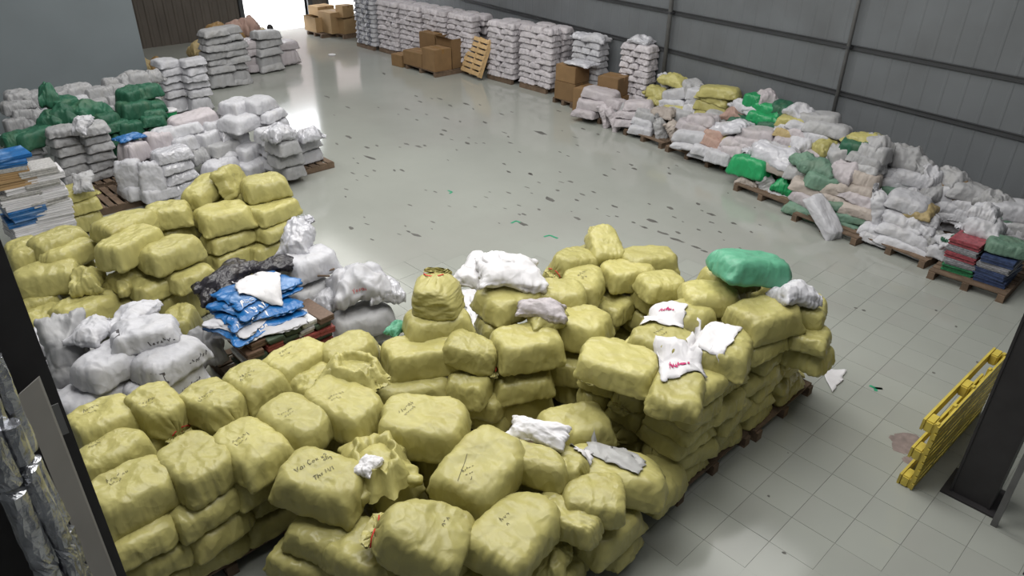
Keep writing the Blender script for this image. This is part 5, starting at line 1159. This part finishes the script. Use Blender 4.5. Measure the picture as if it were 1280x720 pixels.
sheet('white_sheeting', [(576, 338), (602, 334), (606, 372), (588, 384)], 1.16, 'paper', 'limp white sheeting hanging toward the cinched sack', crumple=.02, seed=24, nx=18, ny=18, hang=.4)
W_['packet'] = sack((*at(671, 540, .98)[:2], 1.0), (.56, .26, .17), -68, 'slack', 'white', 'white plastic packet lying on the front centre pile', None, (10, -5), 0); W_['packet'].data = shape_mesh(SHAPES['slack'][0], 'body', 'paper')
W_['contents'] = sack((*at(460, 580, 1.06)[:2], 1.06), (.24, .18, .10), 20, 'slack', 'white', 'white stuff showing in the mouth of the open yellow sack', None, (0, 0), 1); W_['contents'].data = shape_mesh(SHAPES['slack'][1], 'body', 'paper')
def open_mouth(o, x, y, r, seed):
    """rolled-back cloth rim of an opened sack, laid on the sack's top"""
    sh = rec(o)['sh']; sc_ = o.scale; V = []; F = []; n = 48; prof = ((1.45, -.02), (1.25, .035), (1.05, .075), (.92, .08), (.80, .05), (.70, .0), (.62, -.03))
    for i in range(n):
        a = 6.2832*i/n
        for k, (q, hz) in enumerate(prof):
            w = 1+.22*noise.noise((math.cos(a)*2.2, math.sin(a)*2.2, seed+k*.3))+.10*math.sin(a*9+seed)*(q > .7)
            px_, py_ = x+r*1.25*q*w*math.cos(a), y+r*.85*q*w*math.sin(a)
            p = sh.bvh.ray_cast(Vector((px_/sc_[0], py_/sc_[1], 1)), Vector((0, 0, -1)))[0]; base = p.z*sc_[2] if p else -.05
            V.append((px_/sc_[0], py_/sc_[1], (base+hz*(1+.5*noise.noise((math.cos(a)*3, math.sin(a)*3, seed+9))))/sc_[2]))
    m = len(prof)
    for i in range(n):
        for k in range(m-1): F.append((i*m+k, ((i+1) % n)*m+k, ((i+1) % n)*m+k+1, i*m+k+1))
    return link('open_mouth', mesh('open_mouth', V, F, 'yellow', True), o)
open_mouth(W_['open yellow sack showing white contents on the front centre pile'], -.02, .02, .19, 3)
open_mouth(W_['slack open-mouthed yellow sack with crumpled folds on the back row'], .05, .0, .16, 8)
W_['lilac'] = sack((*at(678, 385, 1.26)[:2], 1.26), (.56, .30, .2), -60, 'slack', 'lilac', 'lilac-white plastic bundle on the sheeted pile', None, (0, 0), 1)
W_['tealscrap'] = sack((*at(497, 411, .98)[:2], 1.0), (.28, .2, .12), 10, 'slack', 'teal', 'small sea-green plastic scrap beside the cinched sack', None, (0, 0), 1)
sheet('torn_bag_strip', [(707, 548), (742, 566), (738, 580), (716, 570)], .86, 'paper', 'thin torn white strip between packet and grey sheet', crumple=.02, seed=30, nx=8, ny=6)

# ------------------------------------------------------------------ marks on the floor
CH = [(436, 171, 8, 3), (421, 180, 5, 2), (471, 182, 5, 2), (508, 180, 9, 2), (523, 183, 9, 2), (531, 182, 5, 2), (500, 184, 4, 1), (462, 197, 14, 3), (442, 198, 3, 1), (493, 213, 4, 2), (503, 213, 7, 2), (446, 225, 4, 1), (432, 246, 3, 2), (439, 285, 6, 4), (521, 294, 14, 3), (540, 286, 3, 1), (584, 179, 7, 3), (552, 168, 6, 2), (555, 163, 8, 2), (563, 132, 6, 2), (583, 130, 9, 2), (600, 131, 4, 1),
 (498, 143, 4, 1), (533, 143, 4, 1), (558, 148, 8, 2), (575, 152, 4, 2), (606, 153, 7, 2), (676, 166, 16, 3), (630, 205, 6, 2), (663, 217, 6, 2), (586, 172, 4, 1), (605, 179, 4, 1), (687, 249, 13, 6), (649, 268, 4, 2), (624, 279, 3, 1), (655, 268, 7, 2), (654, 280, 12, 4), (674, 262, 5, 2), (697, 238, 5, 2), (713, 227, 7, 2), (728, 243, 8, 2), (742, 240, 6, 2), (721, 250, 6, 2),
 (747, 261, 4, 1), (768, 258, 10, 2), (722, 273, 10, 3), (792, 278, 7, 2), (805, 284, 11, 2), (815, 276, 14, 3), (827, 291, 16, 3), (846, 300, 22, 3), (870, 309, 14, 2), (880, 314, 10, 2), (838, 260, 9, 3), (873, 255, 6, 3), (889, 268, 11, 3), (917, 279, 7, 3), (873, 287, 6, 2), (900, 290, 5, 2), (939, 290, 4, 2), (848, 291, 8, 3), (789, 206, 6, 2), (793, 211, 8, 2), (773, 190, 5, 1), (837, 217, 6, 2), (735, 149, 5, 2), (663, 218, 6, 2),
 (409, 121, 8, 2), (418, 144, 3, 1), (400, 200, 3, 1), (480, 92, 5, 2), (520, 120, 5, 1), (640, 140, 5, 1), (700, 190, 5, 1), (1080, 388, 6, 2), (1170, 388, 4, 2), (1195, 408, 4, 2), (1222, 453, 5, 3), (1167, 466, 6, 2), (961, 620, 4, 2.5), (980, 691, 7, 3), (985, 566, 2, 1), (1070, 385, 5, 2), (950, 281, 5, 1), (965, 345, 5, 1), (1000, 355, 4, 1), (700, 215, 4, 1), (612, 240, 4, 1), (560, 200, 3, 1), (905, 300, 3, 1), (925, 310, 4, 1)]
rc_ = random.Random(21)
for k in range(120):
    u, v = rc_.uniform(420, 980), rc_.uniform(115, 320)
    if v > 112+(u-700)*.42 and v < 420-.1*u+60 and not (u > 560 and v > 285) and not any(abs(u-c[0]) < 9 and abs(v-c[1]) < 5 for c in CH): CH.append((u, v, rc_.uniform(2.5, 8), rc_.uniform(.7, 1.8)))
mb = MB(); rr = random.Random(5)
for (u, v, a, b) in CH:
    c = at(u, v, 0); a_, b_ = at(u+a, v+a*.30, 0), at(u, v+b, 0); e1 = Vector(a_-c); e2 = Vector(b_-c); n = 9
    ring = [Vector(c)+e1*math.cos(t)*rr.uniform(.6, 1.1)*.55+e2*math.sin(t)*rr.uniform(.5, 1.1)*.6 for t in np.linspace(0, 6.28, n+1)[:-1]]
    k = len(mb.v); mb.v += [(p.x, p.y, .0012) for p in ring]+[(p.x, p.y, 0) for p in ring]
    mb.f.append(tuple(range(k, k+n))); mb.f += [(k+i, k+n+i, k+n+(i+1) % n, k+(i+1) % n) for i in range(n)]
o = mb.build('floor_chip_marks', 'chip'); tag(o, 'small dark chips and scuffs scattered across the floor', 'floor marks', kind='stuff')
mb = MB(); rr = random.Random(9)
for (u, v, s) in ((1138, 552, .17), (1128, 560, .12), (1152, 566, .14), (1118, 548, .06), (1135, 575, .06)):
    c = at(u, v, 0); n = 16; ring = [(c[0]+math.cos(t)*s*rr.uniform(.7, 1.15), c[1]+math.sin(t)*s*rr.uniform(.7, 1.15)) for t in np.linspace(0, 6.28, n+1)[:-1]]
    k = len(mb.v); zz = .0006+.0002*len(mb.f)/n; mb.v += [(x, y, zz) for x, y in ring]; mb.f.append(tuple(range(k, k+n)))
o = mb.build('floor_stain', 'stain'); tag(o, 'pinkish dried stain on the floor beside the yellow pallet', 'stain', kind='stuff')
for (pts, lab) in (([(560, 238), (565, 240), (562, 242)], 'green tape scrap nearest the white pallet stack'), ([(639, 279), (645, 276), (650, 278)], 'green tape scrap in the middle of the floor'), ([(680, 296), (687, 294), (697, 298)], 'green tape chevron beside the summit yellow sack'), ([(1087, 482), (1094, 485), (1103, 486), (1094, 485), (1095, 489)], 'green tape scrap between paper scrap and yellow pallet')):
    w = [at(u, v, .001) for u, v in pts]; mb = MB()
    for p0, p1 in zip(w[:-1], w[1:]):
        d = Vector(p1-p0).normalized(); s = Vector((-d.y, d.x, 0))*.018; a, b = Vector(p0), Vector(p1)
        k = len(mb.v); mb.v += [tuple(x) for x in (a-s, b-s, b+s, a+s)]+[tuple(x+Vector((0, 0, .002))) for x in (a-s, b-s, b+s, a+s)]; mb.f += [tuple(i+k for i in f) for f in BOXF]
    tag(mb.build('tape_scrap', 'tape'), lab, 'tape', 'green tape scraps on the floor')
# loose things on the far floor
c = at(415, 69, 0); mb = MB(); mb.tube([(0, 0, 0), (0, 0, .012), (0, 0, .03)], [.09, .12, .11], 12); o = mb.build('white_plate', 'paper'); o.location = (c[0], c[1], 0); tag(o, 'small round white scrap lying alone on the far floor', 'scrap')
c = at(297, 105, 0); o = link('wood_offcut', bevel_box('wood_offcut', -.28, .28, -.06, .06, 0, .05, 'palletlight')); o.location = (c[0], c[1], 0); o.rotation_euler = (0, 0, .3); tag(o, 'pale wooden offcut on the floor by the far stack', 'wood')

# ------------------------------------------------------------------ person beyond the far stack
def person(loc, yaw):
    J = dict(pel=(0, -.12, .24), wa=(0, -.10, .40), ch=(0, .02, .62), nk=(0, .08, .74), hd=(0, .10, .82), hL=(.11, -.10, .24), kL=(.19, .28, .48), aL=(.15, .10, .08), tL=(.17, .26, .04), hR=(-.11, -.10, .24), kR=(-.19, .28, .48), aR=(-.15, .10, .08), tR=(-.17, .26, .04),
             sL=(.19, .02, .68), eL=(.26, .20, .50), wL=(.16, .40, .50), gL=(.10, .47, .50), sR=(-.19, .02, .68), eR=(-.26, .20, .50), wR=(-.16, .40, .50), gR=(-.10, .47, .50))
    rad = dict(pel=.14, wa=.13, ch=.15, nk=.055, hd=.06, hL=.095, kL=.065, aL=.045, tL=.04, hR=.095, kR=.065, aR=.045, tR=.04, sL=.07, eL=.045, wL=.032, gL=.035, sR=.07, eR=.045, wR=.032, gR=.035)
    ed = [('pel', 'wa'), ('wa', 'ch'), ('ch', 'nk'), ('nk', 'hd'), ('pel', 'hL'), ('hL', 'kL'), ('kL', 'aL'), ('aL', 'tL'), ('pel', 'hR'), ('hR', 'kR'), ('kR', 'aR'), ('aR', 'tR'), ('ch', 'sL'), ('sL', 'eL'), ('eL', 'wL'), ('wL', 'gL'), ('ch', 'sR'), ('sR', 'eR'), ('eR', 'wR'), ('wR', 'gR')]
    ks = list(J); me = bpy.data.meshes.new('person'); me.from_pydata([J[k] for k in ks], [(ks.index(a), ks.index(b)) for a, b in ed], []); me.materials.append(M['darkcloth'])
    o = link('person', me); o.location = loc; o.rotation_euler = (0, 0, yaw); sk = o.modifiers.new('skin', 'SKIN'); o.modifiers.new('sub', 'SUBSURF').levels = 1
    for i, k in enumerate(ks): me.skin_vertices[0].data[i].radius = (rad[k], rad[k]); me.skin_vertices[0].data[i].use_root = (k == 'pel')
    o.modifiers['sub'].render_levels = 2
    bm = bmesh.new(); bmesh.ops.create_uvsphere(bm, u_segments=20, v_segments=14, radius=.105)
    for v in bm.verts:
        x, y, z = v.co; v.co = (x*.82, y*.95+(.012 if y > .05 and abs(x) < .02 and abs(z) < .03 else 0), z*1.18)
    hm = bpy.data.meshes.new('head'); bm.to_mesh(hm); bm.free(); hm.materials.append(M['skin']); hm.polygons.foreach_set('use_smooth', [True]*len(hm.polygons)); h = link('head', hm, o); h.location = (0, .12, .93)
    bm = bmesh.new(); bmesh.ops.create_uvsphere(bm, u_segments=20, v_segments=14, radius=.115); bmesh.ops.delete(bm, geom=[v for v in bm.verts if v.co.z < .0 and v.co.y > -.02], context='VERTS')
    for v in bm.verts: v.co = (v.co.x*.84, v.co.y*.98, v.co.z*1.15)
    hm = bpy.data.meshes.new('hair'); bm.to_mesh(hm); bm.free(); hm.materials.append(M['hair']); h2 = link('hair', hm, o); h2.location = (0, .11, .95)
    return o
c = at(338, 36, .93); tag(person((c[0], c[1], 0), R(150)), 'person with dark hair in dark shirt crouching beyond the far stack', 'person')
print('sacks', len(SACKS), 'fillers', NFILL)
